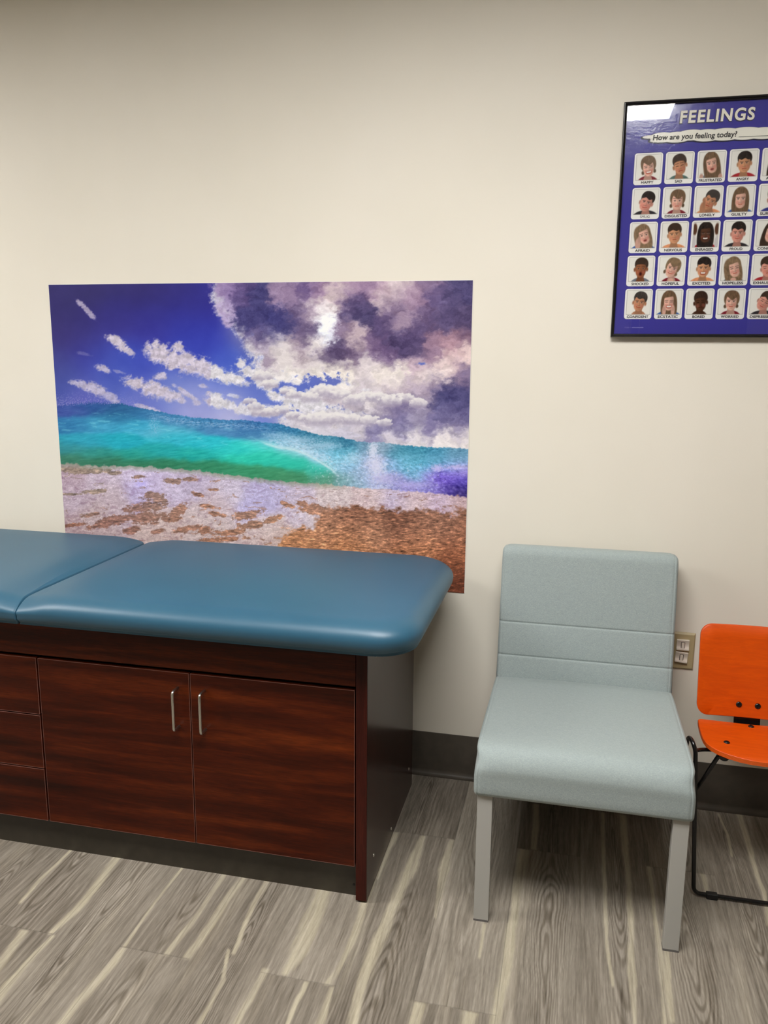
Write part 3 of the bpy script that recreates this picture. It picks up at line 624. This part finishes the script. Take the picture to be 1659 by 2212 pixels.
M_chart = mat('laminated_print', (60,54,138), .14, spec=.5, build=b_chart)
M_blackf = mat('black_frame', (16,14,16), .28, spec=.5)
def make_glass():
    m = bpy.data.materials.new('pane'); m.use_nodes = True; nt = m.node_tree; nt.nodes.clear()
    tr = nt.nodes.new('ShaderNodeBsdfTransparent'); gl = nt.nodes.new('ShaderNodeBsdfGlossy'); gl.inputs['Roughness'].default_value = .004
    fr = nt.nodes.new('ShaderNodeFresnel'); fr.inputs['IOR'].default_value = 1.42; mx = nt.nodes.new('ShaderNodeMixShader'); o = nt.nodes.new('ShaderNodeOutputMaterial')
    nt.links.new(fr.outputs[0], mx.inputs[0]); nt.links.new(tr.outputs[0], mx.inputs[1]); nt.links.new(gl.outputs[0], mx.inputs[2]); nt.links.new(mx.outputs[0], o.inputs[0])
    return m
def make_chart():
    root = thing('framed_chart', 'purple-blue feelings chart of face photos in a thin black frame, upper right on wall', 'poster', ((FX0+FX1)/2, 0, FZ0))
    fw = .0085
    prof = [(0,-.001),(0,-.0235),(.0012,-.0250),(.0030,-.0255),(.0046,-.0245),(.0058,-.0200),(fw,-.0185),(fw,-.001)]
    rings = []
    for d, y in prof: rings.append([(FX0+d, y, FZ0+d), (FX1-d, y, FZ0+d), (FX1-d, y, FZ1-d), (FX0+d, y, FZ1-d)])
    bm = bmesh.new(); R = [[bm.verts.new(p) for p in r] for r in rings]
    for a in range(len(R)):
        b = (a+1) % len(R)
        for i in range(4): bm.faces.new((R[a][i], R[a][(i+1) % 4], R[b][(i+1) % 4], R[b][i]))
    obj('frame', bm, M_blackf, root)
    obj('backing_board', bx(FX0+.004, FX1-.004, -.0108, -.004, FZ0+.004, FZ1-.004), mat('brown_board', (120,96,70), .8), root)
    x0, x1, z0, z1 = FX0+fw-.001, FX1-fw+.001, FZ0+fw-.001, FZ1-fw+.001
    nx, nz = int((x1-x0)/.00078), int((z1-z0)/.00078)
    X, Z = np.meshgrid(np.linspace(x0, x1, nx), np.linspace(z0, z1, nz))
    wv = fbm((X)*14, (Z)*10, 2, 55)*.00016
    pr = grid_mesh('printed_chart', np.stack([X, -.0120-wv, Z], -1), chart_color(X, Z), M_chart, root)
    yt = -.0128
    M_ink = mat('black_ink', (30,27,26), .5); M_cream = mat('cream_ink', (242,236,218), .5); M_lil = mat('lilac_ink', (140,136,205), .5)
    bm = bmesh.new(); text_bm(bm, 'FEELINGS', .2294, .4140, 1.9622, 1.9940, yt-.0001, shear=.06, offset=.030, space=1.16)
    ti = obj('title_lettering', bm, M_cream, root); ti['label'] = 'cream hand-drawn title lettering'
    bm = bmesh.new(); text_bm(bm, 'FEELINGS', .2280, .4145, 1.9600, 1.9932, yt+.0001, shear=.06, offset=.055, space=1.12)
    obj('title_outline', bm, mat('dark_outline', (28,24,60), .5), root)
    bm = bmesh.new()
    text_bm(bm, 'How are you feeling today?', .1642, .3750, 1.9190, 1.9370, yt, shear=.10, offset=.022)
    bx(.3795, .462, yt-.0001, yt, 1.9218, 1.9228, bm)
    for r in range(5):
        for c in range(5):
            wd = FACES[r][c][0]; x0t = TX0+c*TDX-.0006*r; xc = x0t+TW/2; zt = TZ0-r*TDZ-TH
            wl = min(.0068*len(wd)-.002, .0575)
            b2 = bmesh.new(); text_bm(b2, wd, xc-wl/2, xc+wl/2, zt+.0028, zt+.0098, yt, offset=.022 if 'M' not in wd else .0)
            obj('caption_lettering', b2, M_ink, root)
    obj('question_lettering', bm, M_ink, root)
    bm = bmesh.new(); text_bm(bm, '\u00a9 2010', .1218, .1345, 1.4338, 1.4368, yt)
    bx(.1365, .1395, yt-.0001, yt, 1.4351, 1.4355, bm)
    rnd = random.Random(4)                       # the rest of the line is too small to read in the photograph: bare strokes
    x = .1415
    while x < .172:
        wdt = rnd.uniform(.0006, .0012); bx(x, x+wdt, yt-.0001, yt, 1.4340, 1.4340+rnd.choice([.0018, .0018, .0026]), bm); x += wdt+.0004
    obj('copyright_line', bm, M_lil, root)
    obj('glass_pane', bx(x0, x1, -.0182, -.0162, z0, z1), make_glass(), root)
    fix(root)
make_chart()

# ------------------------------------------------------------------ exam table
def wood(name, rot, dark=(44,11,2), mid=(72,22,4), lite=(106,42,8)):
    def bld(nt, b):
        v = coords(nt, (1.1, 1.1, 14) if not rot else (14, 14, 1.1))
        a = noise(nt, v, 1.6, 4, .55, .5); f = noise(nt, v, 22, 4, .6)
        c1 = ramp(nt, a, [(.30, dark), (.5, mid), (.74, lite)])
        c2 = ramp(nt, f, [(.3, (170,165,165)), (.7, (255,255,255))])
        nt.links.new(mixc(nt, .8, c1, c2), b.inputs['Base Color'])
        bump(nt, b, f, .06, .0003)
    return mat(name, mid, .36, spec=.2, build=bld)
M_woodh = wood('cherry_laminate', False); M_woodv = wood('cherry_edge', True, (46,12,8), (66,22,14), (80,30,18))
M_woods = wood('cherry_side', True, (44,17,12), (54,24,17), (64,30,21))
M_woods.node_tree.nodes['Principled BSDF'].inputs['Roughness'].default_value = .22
def b_kick(nt, b):
    v = coords(nt); nt.links.new(ramp(nt, noise(nt, v, 40, 3), [(.3,(48,43,34)),(.7,(56,50,40))]), b.inputs['Base Color'])
M_kick = mat('black_laminate', (48,44,40), .4, build=b_kick)
def b_vinyl(nt, b):
    v = coords(nt); f = noise(nt, v, 420, 3, .6)
    nt.links.new(ramp(nt, noise(nt, v, 3, 3), [(.3,(38,84,108)),(.7,(44,90,114))]), b.inputs['Base Color'])
    bump(nt, b, f, .15, .0004)
M_vinyl = mat('teal_vinyl', (54,96,120), .43, spec=.6, build=b_vinyl)
YF, YBK, CR = -.674, -.0826, -.4495      # cabinet front, cabinet back, outer face of the right side panel
CL = -2.03
def cushion(x0, x1, y0, y1, zb, zt, rc, fs, crown=.006):
    # rc: plan radius at (x0y0, x1y0, x1y1, x0y1); fs: how far each side (x0, x1) rounds over
    R = (zt-zb)/2
    def ring(d, z, nseg=10):
        ax0, ax1, ay0, ay1 = x0+d*fs[0], x1-d*fs[1], y0+d, y1-d*.50
        pts = []
        cs = [(ax0, ay0, PI, rc[0]), (ax1, ay0, 1.5*PI, rc[1]), (ax1, ay1, 0, rc[2]), (ax0, ay1, .5*PI, rc[3])]
        for (cx, cy, a0, r) in cs:
            r = min(max(r-d*.6, .010), r, (ay1-ay0)*.49)
            ox = cx+(r if cx == ax0 else -r); oy = cy+(r if cy == ay0 else -r)
            for k in range(nseg+1):
                a = a0+k/nseg*PI/2; pts.append((ox+r*math.cos(a), oy+r*math.sin(a), z))
        # extra points along the sides so that the surface can bend
        out = []; q = nseg+1
        for c in range(4):
            seg = pts[c*q:(c+1)*q]; nx_ = pts[((c+1)*q) % (4*q)]; out += seg; last = seg[-1]
            for k in range(1, 24):
                t = k/24
                out.append(tuple(last[i]+(nx_[i]-last[i])*t for i in range(3)))
        return out
    rings = [ring(.030, zb), ring(.014, zb+.001)]
    A = .060
    for k in range(5):
        q = math.radians(-62+k*56/4); rings.append(ring(R*.8*(1-math.cos(q)), zb+R+R*math.sin(q)*.98))
    for k in range(13):
        q = math.radians(k*90/12); rings.append(ring(A*(1-math.cos(q)), zb+R+R*math.sin(q)))
    top = [(.095, .0010), (.125, .0020), (.16, .0030), (.22, .0040), (.29, .0045), (.34, .0046), (.39, .0046), (.43, .0046), (.4525, .0046), ((y1-y0)/1.5, .0046)]
    for d, c in top: rings.append(ring(d, zt+c*crown/.006))
    # a soft valley where the two cushions meet, pulled in at its ends
    xs = x0 if fs[0] < .5 else x1
    def pull(p):
        x, y, z = p
        if z < zb+R*.6: return p
        f = math.exp(-((x-xs)/.060)**2); e = math.exp(-((y-y0)/.035)**2); e2 = math.exp(-((y-y1)/.05)**2)
        up = (z-zb-R*.6)/(zt-zb-R*.6)
        return (x, y+.004*e*f, z-up*(.013*f+.012*f*e))
    bm = loft([[pull(p) for p in r] for r in rings], cap=False)
    bmesh.ops.remove_doubles(bm, verts=bm.verts, dist=2e-5)
    bmesh.ops.dissolve_degenerate(bm, edges=bm.edges, dist=1e-6)
    bmesh.ops.holes_fill(bm, edges=[e for e in bm.edges if e.is_boundary], sides=400)
    return bm
def bar_handle(cx, y, z0, z1, horizontal=False):
    pts = [(cx, y, z0), (cx, y-.030, z0), (cx, y-.030, z1), (cx, y, z1)]
    if horizontal: pts = [(z0, y, cx), (z0, y-.030, cx), (z1, y-.030, cx), (z1, y, cx)]
    return tube(smooth_path(pts, .009, 6), .0037)
def make_table():
    t = thing('exam_table', 'cherry-wood medical exam table with blue vinyl cushions and two cupboard doors', 'exam table', (-1.24, -.38, 0))
    xi = -.4777
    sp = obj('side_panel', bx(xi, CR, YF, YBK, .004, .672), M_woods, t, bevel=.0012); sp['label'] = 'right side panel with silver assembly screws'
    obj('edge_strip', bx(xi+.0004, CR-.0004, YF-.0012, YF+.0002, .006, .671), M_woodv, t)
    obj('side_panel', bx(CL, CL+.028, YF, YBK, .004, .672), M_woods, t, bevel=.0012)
    bm = bx(CL+.028, xi-.0005, YF+.022, YF+.030, .0986, .66)           # body behind the doors
    bx(CL+.028, xi-.0005, YBK-.02, YBK-.002, .03, .66, bm); bx(CL+.028, xi-.0005, YF+.03, YBK-.02, .0986, .115, bm)
    obj('cabinet_body', bm, mat('dark_core', (20,14,12), .7), t)
    obj('top_rail', bx(CL+.028, xi-.0012, YF-.001, YF+.019, .5775, .672), M_woodh, t, bevel=.0008)
    obj('kick_plate', bx(CL+.028, xi-.0005, YF+.024, YF+.040, .0, .0995), M_kick, t)
    obj('table_top', bx(CL+.01, CR+.05, YF-.01, -.06, .6725, .686), M_kick, t, bevel=.001)
    gap = .0022
    M_edge = mat('edge_banding', (124,84,74), .4)
    def banding(x0, x1, z0, z1, parent):
        e = .0010; y0, y1 = YF-.00235, YF-.0015
        b = loft([[(x0+d, y, z0+d), (x1-d, y, z0+d), (x1-d, y, z1-d), (x0+d, y, z1-d)] for d, y in ((.0002, y1), (.0002, y0), (e, y0), (e, y1))], cap=False)
        obj('edge_banding', b, M_edge, parent)
    M_h = M_steel
    for (a, b, hx) in ((-1.3426, -.910, -.9425), (-.910, -.4793, -.8695)):
        d = obj('door', bx(a+gap*.5+.0008, b-gap*.5, YF-.002, YF+.018, .0992, .5685), M_woodh, t, bevel=.0010)
        banding(a+gap*.5+.0008, b-gap*.5, .0992, .5685, d)
        hd = obj('handle', bar_handle(hx, YF-.002, .4235, .5275), M_h, d, smooth='all')
    for (z0, z1) in ((.4100, .5685), (.2545, .4065), (.0992, .2510)):
        d = obj('drawer', bx(-1.775, -1.3462, YF-.002, YF+.018, z0, z1), M_woodh, t, bevel=.0010)
        banding(-1.775, -1.3462, z0, z1, d)
        obj('handle', bar_handle((z0+z1)/2, YF-.002, -1.635, -1.535, True), M_h, d, smooth='all')
    obj('end_panel', bx(CL+.029, -1.778, YF-.002, YF+.018, .0992, .5685), M_woodh, t, bevel=.0010)
    zb, zt = .680, .757
    c1 = obj('cushion', cushion(-1.3445, -.322, -.748, -.045, zb, zt, (.005, .105, .120, .022), (.10, 1)), M_vinyl, t, smooth='all')
    c1['label'] = 'long seat cushion'
    c2 = obj('cushion', cushion(-2.16, -1.3455, -.748, -.045, zb, zt, (.105, .005, .060, .105), (1, .10)), M_vinyl, t, smooth='all')
    c2['label'] = 'head cushion, cut off by the left edge'
    for (y, z) in ((-.585, .626), (-.139, .087), (-.389, .034), (-.601, .088)):
        obj('screw', lathe([(0,-.001),(.0044,-.001),(.0044,.0006),(.0032,.0018),(0,.0022)], (CR, y, z), (1,0,0), n=14), M_steel, t, smooth=True)
    obj('screw', lathe([(0,-.001),(.0034,-.001),(.0034,.0008),(0,.0018)], (-.489, YF+.024, .030), (0,-1,0), n=12), mat('black_screw', (10,10,10), .4), t, smooth=True)
    fix(t)
make_table()

# ------------------------------------------------------------------ grey upholstered chair
def b_fabric(nt, b):
    v1 = coords(nt, (1300, 1300, 240)); v2 = coords(nt, (240, 1300, 1300)); v3 = coords(nt, (90, 90, 90))
    f1 = noise(nt, v1, 1, 2, .6); f2 = noise(nt, v2, 1, 2, .6); f3 = noise(nt, v3, 1, 3, .6)
    m = nt.nodes.new('ShaderNodeMath'); m.operation = 'ADD'; nt.links.new(f1, m.inputs[0]); nt.links.new(f2, m.inputs[1])
    m2 = nt.nodes.new('ShaderNodeMath'); m2.operation = 'MULTIPLY_ADD'; nt.links.new(f3, m2.inputs[0]); m2.inputs[1].default_value = .25; nt.links.new(m.outputs[0], m2.inputs[2])
    d = nt.nodes.new('ShaderNodeMath'); d.operation = 'DIVIDE'; nt.links.new(m2.outputs[0], d.inputs[0]); d.inputs[1].default_value = 2.25
    nt.links.new(ramp(nt, d.outputs[0], [(.32, (134,145,145)), (.5, (151,161,160)), (.68, (172,181,179))]), b.inputs['Base Color'])
    bump(nt, b, d.outputs[0], .25, .00025)
M_fab = mat('heather_grey_fabric', (152,163,164), .85, spec=.2, build=b_fabric)
M_fab.node_tree.nodes['Principled BSDF'].inputs['Sheen Weight'].default_value = .15
M_grey = mat('grey_enamel', (166,164,158), .38, spec=.45)
GX0, GX1 = -.1895, .3060
def inset_loop(P, d):
    n = len(P); out = []
    for i in range(n):
        a, p, b = np.array(P[i-1]), np.array(P[i]), np.array(P[(i+1) % n])
        t = (b-a); t = t/(np.linalg.norm(t)+1e-9); nn = np.array([-t[1], t[0]])
        out.append(p+nn*d)
    return out
def slab(prof, x0, x1, cuts, warp=None):
    # prof counter-clockwise (y,z); inset pulls inwards towards both side faces
    rings = []
    for x, d in cuts(x0, x1):
        L = inset_loop(prof, d); rings.append([(x, q[0], q[1]) for q in L])
    if warp: rings = [[warp(*p) for p in r] for r in rings]
    return loft(rings)
def cuts(x0, x1):
    e = [(0, .014), (.0008, .008), (.003, .0035), (.0065, .0008), (.0085, .0004), (.0100, .0014), (.0115, .0003), (.018, 0)]
    out = [(x0+a, d) for a, d in e]+[(x0+(x1-x0)*k/16, 0) for k in range(1, 16)]+[(x1-a, d) for a, d in reversed(e)]
    return out
def arc(cy, cz, r, a0, a1, n=8):
    return [(cy+r*math.cos(math.radians(a0+(a1-a0)*k/n)), cz+r*math.sin(math.radians(a0+(a1-a0)*k/n))) for k in range(n+1)]
def lin_pts(a, b, n): return [(a[0]+(b[0]-a[0])*k/n, a[1]+(b[1]-a[1])*k/n) for k in range(1, n)]
def make_grey_chair():
    t = thing('lounge_chair', 'armless light grey fabric chair with grey metal legs against the wall', 'chair', (.058, -.40, 0))
    # seat profile, clockwise in (y,z) seen from +x -> reversed below
    pr = []
    pr += arc(-.066, .352, .018, 0, -90, 4)                       # lower back corner
    pr += lin_pts((-.066, .334), (-.668, .334), 10)
    pr += arc(-.668, .351, .0165, -90, -170, 5)                   # lower front corner
    pr += lin_pts((-.6845, .353), (-.688, .405), 5)
    pr += arc(-.640, .405, .049, 180, 100, 9)                     # waterfall front
    pr += lin_pts((-.6485, .4535), (-.175, .436), 12)
    pr += [(-.15, .43), (-.12, .41), (-.066, .39), (-.05, .38)]
    pr = pr[::-1]
    def warp(x, y, z):
        u = (x-GX0)/(GX1-GX0)*2-1
        top = max(0, min(1, (z-.39)/.04))
        side = max(0, abs(u)-.80)/.20
        # the upper front corners are tucked in, the middle of the seat is a touch fuller
        tuck = math.exp(-((y+.675)/.035)**2-((z-.428)/.022)**2)*side**2
        return (x-np.sign(u)*.006*tuck, y+.010*tuck, z+.004*top*(1-u*u)-.003*tuck)
    se = obj('seat', slab(pr, GX0, GX1, cuts, warp), M_fab, t, smooth='all')
    # backrest: leans back, two stitched seams
    n = Vector((-.173, .4)); top = Vector((-.112, .815)); L = (top-n).length; dr = (top-n)/L; nrm = Vector((-dr.y, dr.x))
    def q(s, d): p = n+dr*s-nrm*-d; return (p.x, p.y)
    fr = []
    seams = [.0985, .196]
    sv = sorted(set([round(k/40*(L-.026), 5) for k in range(41)]+[round(a+b, 5) for a in seams for b in (-.006,-.004,-.0026,-.0013,0,.0013,.0026,.004,.006)]))
    for s in sv:
        d = 0.0
        for sm in seams: d -= .0022*math.exp(-((s-sm)/.0026)**2)
        for a, b in ((0, seams[0]), (seams[0], seams[1]), (seams[1], L)):
            if a <= s < b: d += .0018*math.sin(PI*(s-a)/(b-a))
        fr.append(q(s, d))
    th = .072
    capt = [q(L-.026+.026*math.sin(a), -.026*(1-math.cos(a))+0) for a in np.linspace(.15, PI/2, 6)]
    capb = [q(L-.014+.014*math.cos(a), -th+.014-.014*math.sin(a)) for a in np.linspace(0, PI/2, 5)]
    bk = fr+capt+capb+[q(s, -th) for s in np.linspace(L-.03, 0, 12)]
    def bwarp(x, y, z):
        u = (x-(GX0+GX1)/2)/((GX1-GX0)/2); f = max(0, (z-.43)/.4)
        return ((GX0+GX1)/2+u*(GX1-GX0)/2*(1-.006*f), y, z-.006*max(0, abs(u)-.9)/.1*max(0, min(1, (z-.77)/.04)))
    area = sum(bk[i-1][0]*bk[i][1]-bk[i][0]*bk[i-1][1] for i in range(len(bk)))
    if area < 0: bk = bk[::-1]
    obj('backrest', slab(bk, GX0+.002, GX1-.002, cuts, bwarp), M_fab, t, smooth='all')
    for (x0, x1, y0, y1) in ((-.180, -.1440, -.673, -.648), (.2620, .2975, -.673, -.648), (-.180, -.1435, -.088, -.052), (.2580, .2965, -.088, -.052)):
        lg = obj('leg', bx(x0, x1, y0, y1, .0045, .345), M_grey, t, bevel=.0012)
        obj('foot_cap', bx(x0-.0003, x1+.0003, y0-.0003, y1+.0003, 0, .0045), mat('grey_foot', (96,92,90), .6), lg)
    fix(t)
make_grey_chair()

# ------------------------------------------------------------------ small orange chair
def b_orange(nt, b):
    v = coords(nt, (4, 30, 30)); a = noise(nt, v, 2.5, 4, .6, .8); f = noise(nt, coords(nt, (6, 60, 60)), 8, 3, .6)
    nt.links.new(mixc(nt, .3, ramp(nt, a, [(.25, (196,68,1)), (.65, (214,80,1))]), ramp(nt, f, [(.3,(215,215,215)),(.7,(255,255,255))])), b.inputs['Base Color'])
    bump(nt, b, f, .12, .0004)
M_or = mat('orange_stained_plywood', (214,78,10), .40, spec=.3, build=b_orange)
def b_ply(nt, b):
    w_ = nt.nodes.new('ShaderNodeTexWave'); w_.bands_direction = 'Z'; w_.inputs['Scale'].default_value = 110; w_.inputs['Distortion'].default_value = .6
    nt.links.new(coords(nt), w_.inputs['Vector'])
    nt.links.new(ramp(nt, w_.outputs['Fac'], [(.2,(186,66,8)),(.8,(222,98,24))]), b.inputs['Base Color'])
M_ply = mat('plywood_edge', (220,96,24), .4, build=b_ply)
M_tube = mat('black_tube', (12,11,12), .22, spec=.5)
M_rub = mat('black_rubber', (16,16,16), .6)
OX = .4905
def prism(outline, z0f, z1f):
    return loft([[(x, y, z0f(x, y)) for x, y in outline], [(x, y, z1f(x, y)) for x, y in outline]])
def bolt(o, ax):
    return lathe([(.0078,-.001),(.0078,.0010),(.0062,.0026),(.0036,.0030),(.0032,.0012),(.0,.0012)], o, ax, n=20)
def make_orange():
    t = thing('child_chair', 'small orange plywood chair on a black wire frame, cut off at the right edge', 'chair', (OX, -.28, 0))
    # seat outline
    half = [(0,-.4720),(.030,-.4700),(.057,-.4640),(.082,-.4540),(.103,-.4400),(.118,-.4230),(.1265,-.4060),(.1305,-.3850),(.1320,-.3550),(.1315,-.3150),(.1300,-.2850),(.1285,-.2690),(.1220,-.2610),(.1100,-.2600),(0,-.2580)]
    outl = [(OX-x, y) for x, y in half]+[(OX+x, y) for x, y in reversed(half[1:-1])]
    zt = lambda x, y: .400+.004*((x-OX)/.13)**2-.0
    th = .0125
    top = [(x, y, zt(x, y)) for x, y in outl]
    def ins(d):
        c = np.array([OX, -.36]); out = []
        for x, y in outl:
            v = np.array([x, y])-c; L = np.linalg.norm(v); q = c+v*(1-d/L); out.append((q[0], q[1]))
        return out
    rr = []
    for d, z in ((.0015, -th), (0, -th+.0015), (0, -.0015), (.0015, 0), (.02, .0002), (.05, 0), (.09, -.0005)):
        rr.append([(x, y, zt(x, y)+z) for x, y in (ins(d) if d else outl)])
    s = obj('seat', loft(rr), M_or, t, smooth=True)
    obj('plywood_edge', loft([[(x, y, zt(x, y)-th+.001) for x, y in ins(-.0003)], [(x, y, zt(x, y)-.001) for x, y in ins(-.0003)]], cap=False), M_ply, s)
    for (x, y) in ((OX-.075, -.386), (OX+.075, -.386), (OX+.004, -.272)):
        obj('bolt', bolt((x, y, zt(x, y)), (0,0,1)), M_tube, s, smooth=True)
    # backrest: rounded rectangle, leaning and slightly curved
    w2, z0, z1, r = .1315, .412, .652, .030
    pts = []
    for (cx, cz, a0) in ((OX+w2-r, z0+r, -90), (OX+w2-r, z1-r, 0), (OX-w2+r, z1-r, 90), (OX-w2+r, z0+r, 180)):
        for k in range(9):
            a = math.radians(a0+k*90/8); pts.append((cx+r*math.cos(a), cz+r*math.sin(a)))
    # densify the long edges
    dn = []
    for i, p in enumerate(pts):
        b = pts[(i+1) % len(pts)]; dn.append(p)
        L = math.hypot(b[0]-p[0], b[1]-p[1]); m = int(L/.02)
        for k in range(1, m): dn.append((p[0]+(b[0]-p[0])*k/m, p[1]+(b[1]-p[1])*k/m))
    yb = lambda x, z: -.252+(z-z0)*.19-.010*((x-OX)/w2)**2+.006
    def insb(d):
        cz = (z0+z1)/2; out = []
        for x, z in dn:
            out.append((OX+(x-OX)*(1-d/w2), cz+(z-cz)*(1-d/((z1-z0)/2))))
        return out
    rr = []
    for d, y in ((.09, 0), (.06, 0), (.03, 0), (.0015, 0), (0, .0015), (0, .0095), (.0015, .011), (.03, .011), (.06, .011), (.09, .011)):
        rr.append([(x, yb(x, z)+y, z) for x, z in insb(d)])
    bk = obj('backrest', loft(rr), M_or, t, smooth=True)
    for dx in (-.0235, .0235):
        z = .4455; x = OX+dx-.001
        obj('bolt', bolt((x, yb(x, z), z), (0,-1,.19)), M_tube, bk, smooth=True)
    # bracket between seat and back
    b = loft([[(OX-.033, -.262, .372), (OX+.033, -.262, .372), (OX+.033, -.258, .372), (OX-.033, -.258, .372)],
              [(OX-.033, -.242, .376), (OX+.033, -.242, .376), (OX+.033, -.238, .372), (OX-.033, -.238, .372)],
              [(OX-.033, -.236, .400), (OX+.033, -.236, .400), (OX+.033, -.232, .400), (OX-.033, -.232, .400)],
              [(OX-.033, -.218, .490), (OX+.033, -.218, .490), (OX+.033, -.214, .490), (OX-.033, -.214, .490)]])
    bx(OX-.033, OX+.033, -.30, -.240, .3845, .3885, b)
    obj('back_bracket', b, M_tube, t)
    # wire frame
    R = .0053
    def side(s):
        X = lambda v: OX-s*v
        path = [(X(0), -.4475, .0085), (X(.1325), -.4475, .0085), (X(.157), -.446, .400), (X(.165), -.432, .4185), (X(.168), -.405, .414), (X(.168), -.38, .395), (X(.150), -.12, .006)]
        return smooth_path(path, [0, .020, .03, .02, .02, .03, 0], 7)
    L_, R_ = side(1), side(-1)
    obj('front_frame', tube(list(reversed(L_))+R_[1:], R), M_tube, t, smooth='all')
    for s in (1, -1):
        X = lambda v: OX-s*v
        obj('support_arm', tube(smooth_path([(X(.1580), -.443, .3965), (X(.142), -.412, .3865), (X(.10), -.392, .3815), (X(.02), -.36, .3815)], .02), .0050), M_tube, t, smooth='all')
        obj('brace', tube([(X(.098), -.425, .3825), (X(.139), -.10, .006)], R), M_tube, t, smooth='all')
        obj('foot_clip', bx(min(X(.102), X(.075)), max(X(.102), X(.075)), -.4555, -.4400, .0, .0155), M_rub, t, bevel=.002)
        obj('bumper', lathe([(.0, 0), (.009, 0), (.0115, .003), (.0115, .010), (0, .010)], (X(.088), -.436, .3785), (0,0,1)), M_rub, t, smooth=True)
    fix(t)
make_orange()

# ------------------------------------------------------------------ wall outlet
def make_outlet():
    t = thing('wall_outlet', 'tan outlet plate with two white sockets between the grey chair and the orange chair', 'outlet', (.344, 0, .443))
    M_tan = mat('tan_plastic', (176,160,122), .4)
    x0, x1, z0, z1 = .3095, .3790, .4425, .5565
    obj('cover_plate', loft([[(x0,-.0005,z0),(x1,-.0005,z0),(x1,-.0005,z1),(x0,-.0005,z1)], [(x0,-.003,z0),(x1,-.003,z0),(x1,-.003,z1),(x0,-.003,z1)],
        [(x0+.004,-.0065,z0+.004),(x1-.004,-.0065,z0+.004),(x1-.004,-.0065,z1-.006),(x0+.004,-.0065,z1-.006)]]), M_tan, t, bevel=.0006)
    M_w = mat('white_plastic', (232,222,208), .3)
    M_dk = mat('dark_gap', (70,52,38), .6)
    for k, (xc, zc, rot) in enumerate(((.3445, .5195, 0), (.3430, .4815, -4))):
        # scalloped cover: thick upper lip, hollow in the middle, lower lip
        prof = [(-.006,-.0155),(-.0150,-.0155),(-.0150,-.0110),(-.0118,-.0060),(-.0108,-.0015),(-.0112,.0035),(-.0128,.0095),(-.0150,.0150),(-.0140,.0165),(-.006,.0165)]
        c, s_ = math.cos(math.radians(rot)), math.sin(math.radians(rot))
        rings = []
        for u in (-.0175, .0175):
            rings.append([(xc+u*c-w_*s_, y, zc+u*s_+w_*c) for y, w_ in prof])
        sk = obj('socket', loft(rings), M_w, t, bevel=.0006)
        def rot2(u, w_): return (xc+u*c-w_*s_, zc+u*s_+w_*c)
        ro = []
        for y, m in ((-.0100, 1), (-.0136, 1)):
            ro.append([(*[rot2(a*m, b*m)[0]], y, rot2(a*m, b*m)[1]) for a, b in ((-.0055,-.0105),(.0055,-.0105),(.0055,.0095),(-.0055,.0095))])
        obj('slider_gap', loft(ro), M_dk, sk)
        ro = [[(rot2(a, b)[0], y, rot2(a, b)[1]) for a, b in ((-.0042,-.0093),(.0042,-.0093),(.0042,.0083),(-.0042,.0083))] for y in (-.0100, -.0146)]
        obj('slider', loft(ro), M_w, sk, bevel=.0008)
    fix(t)
make_outlet()
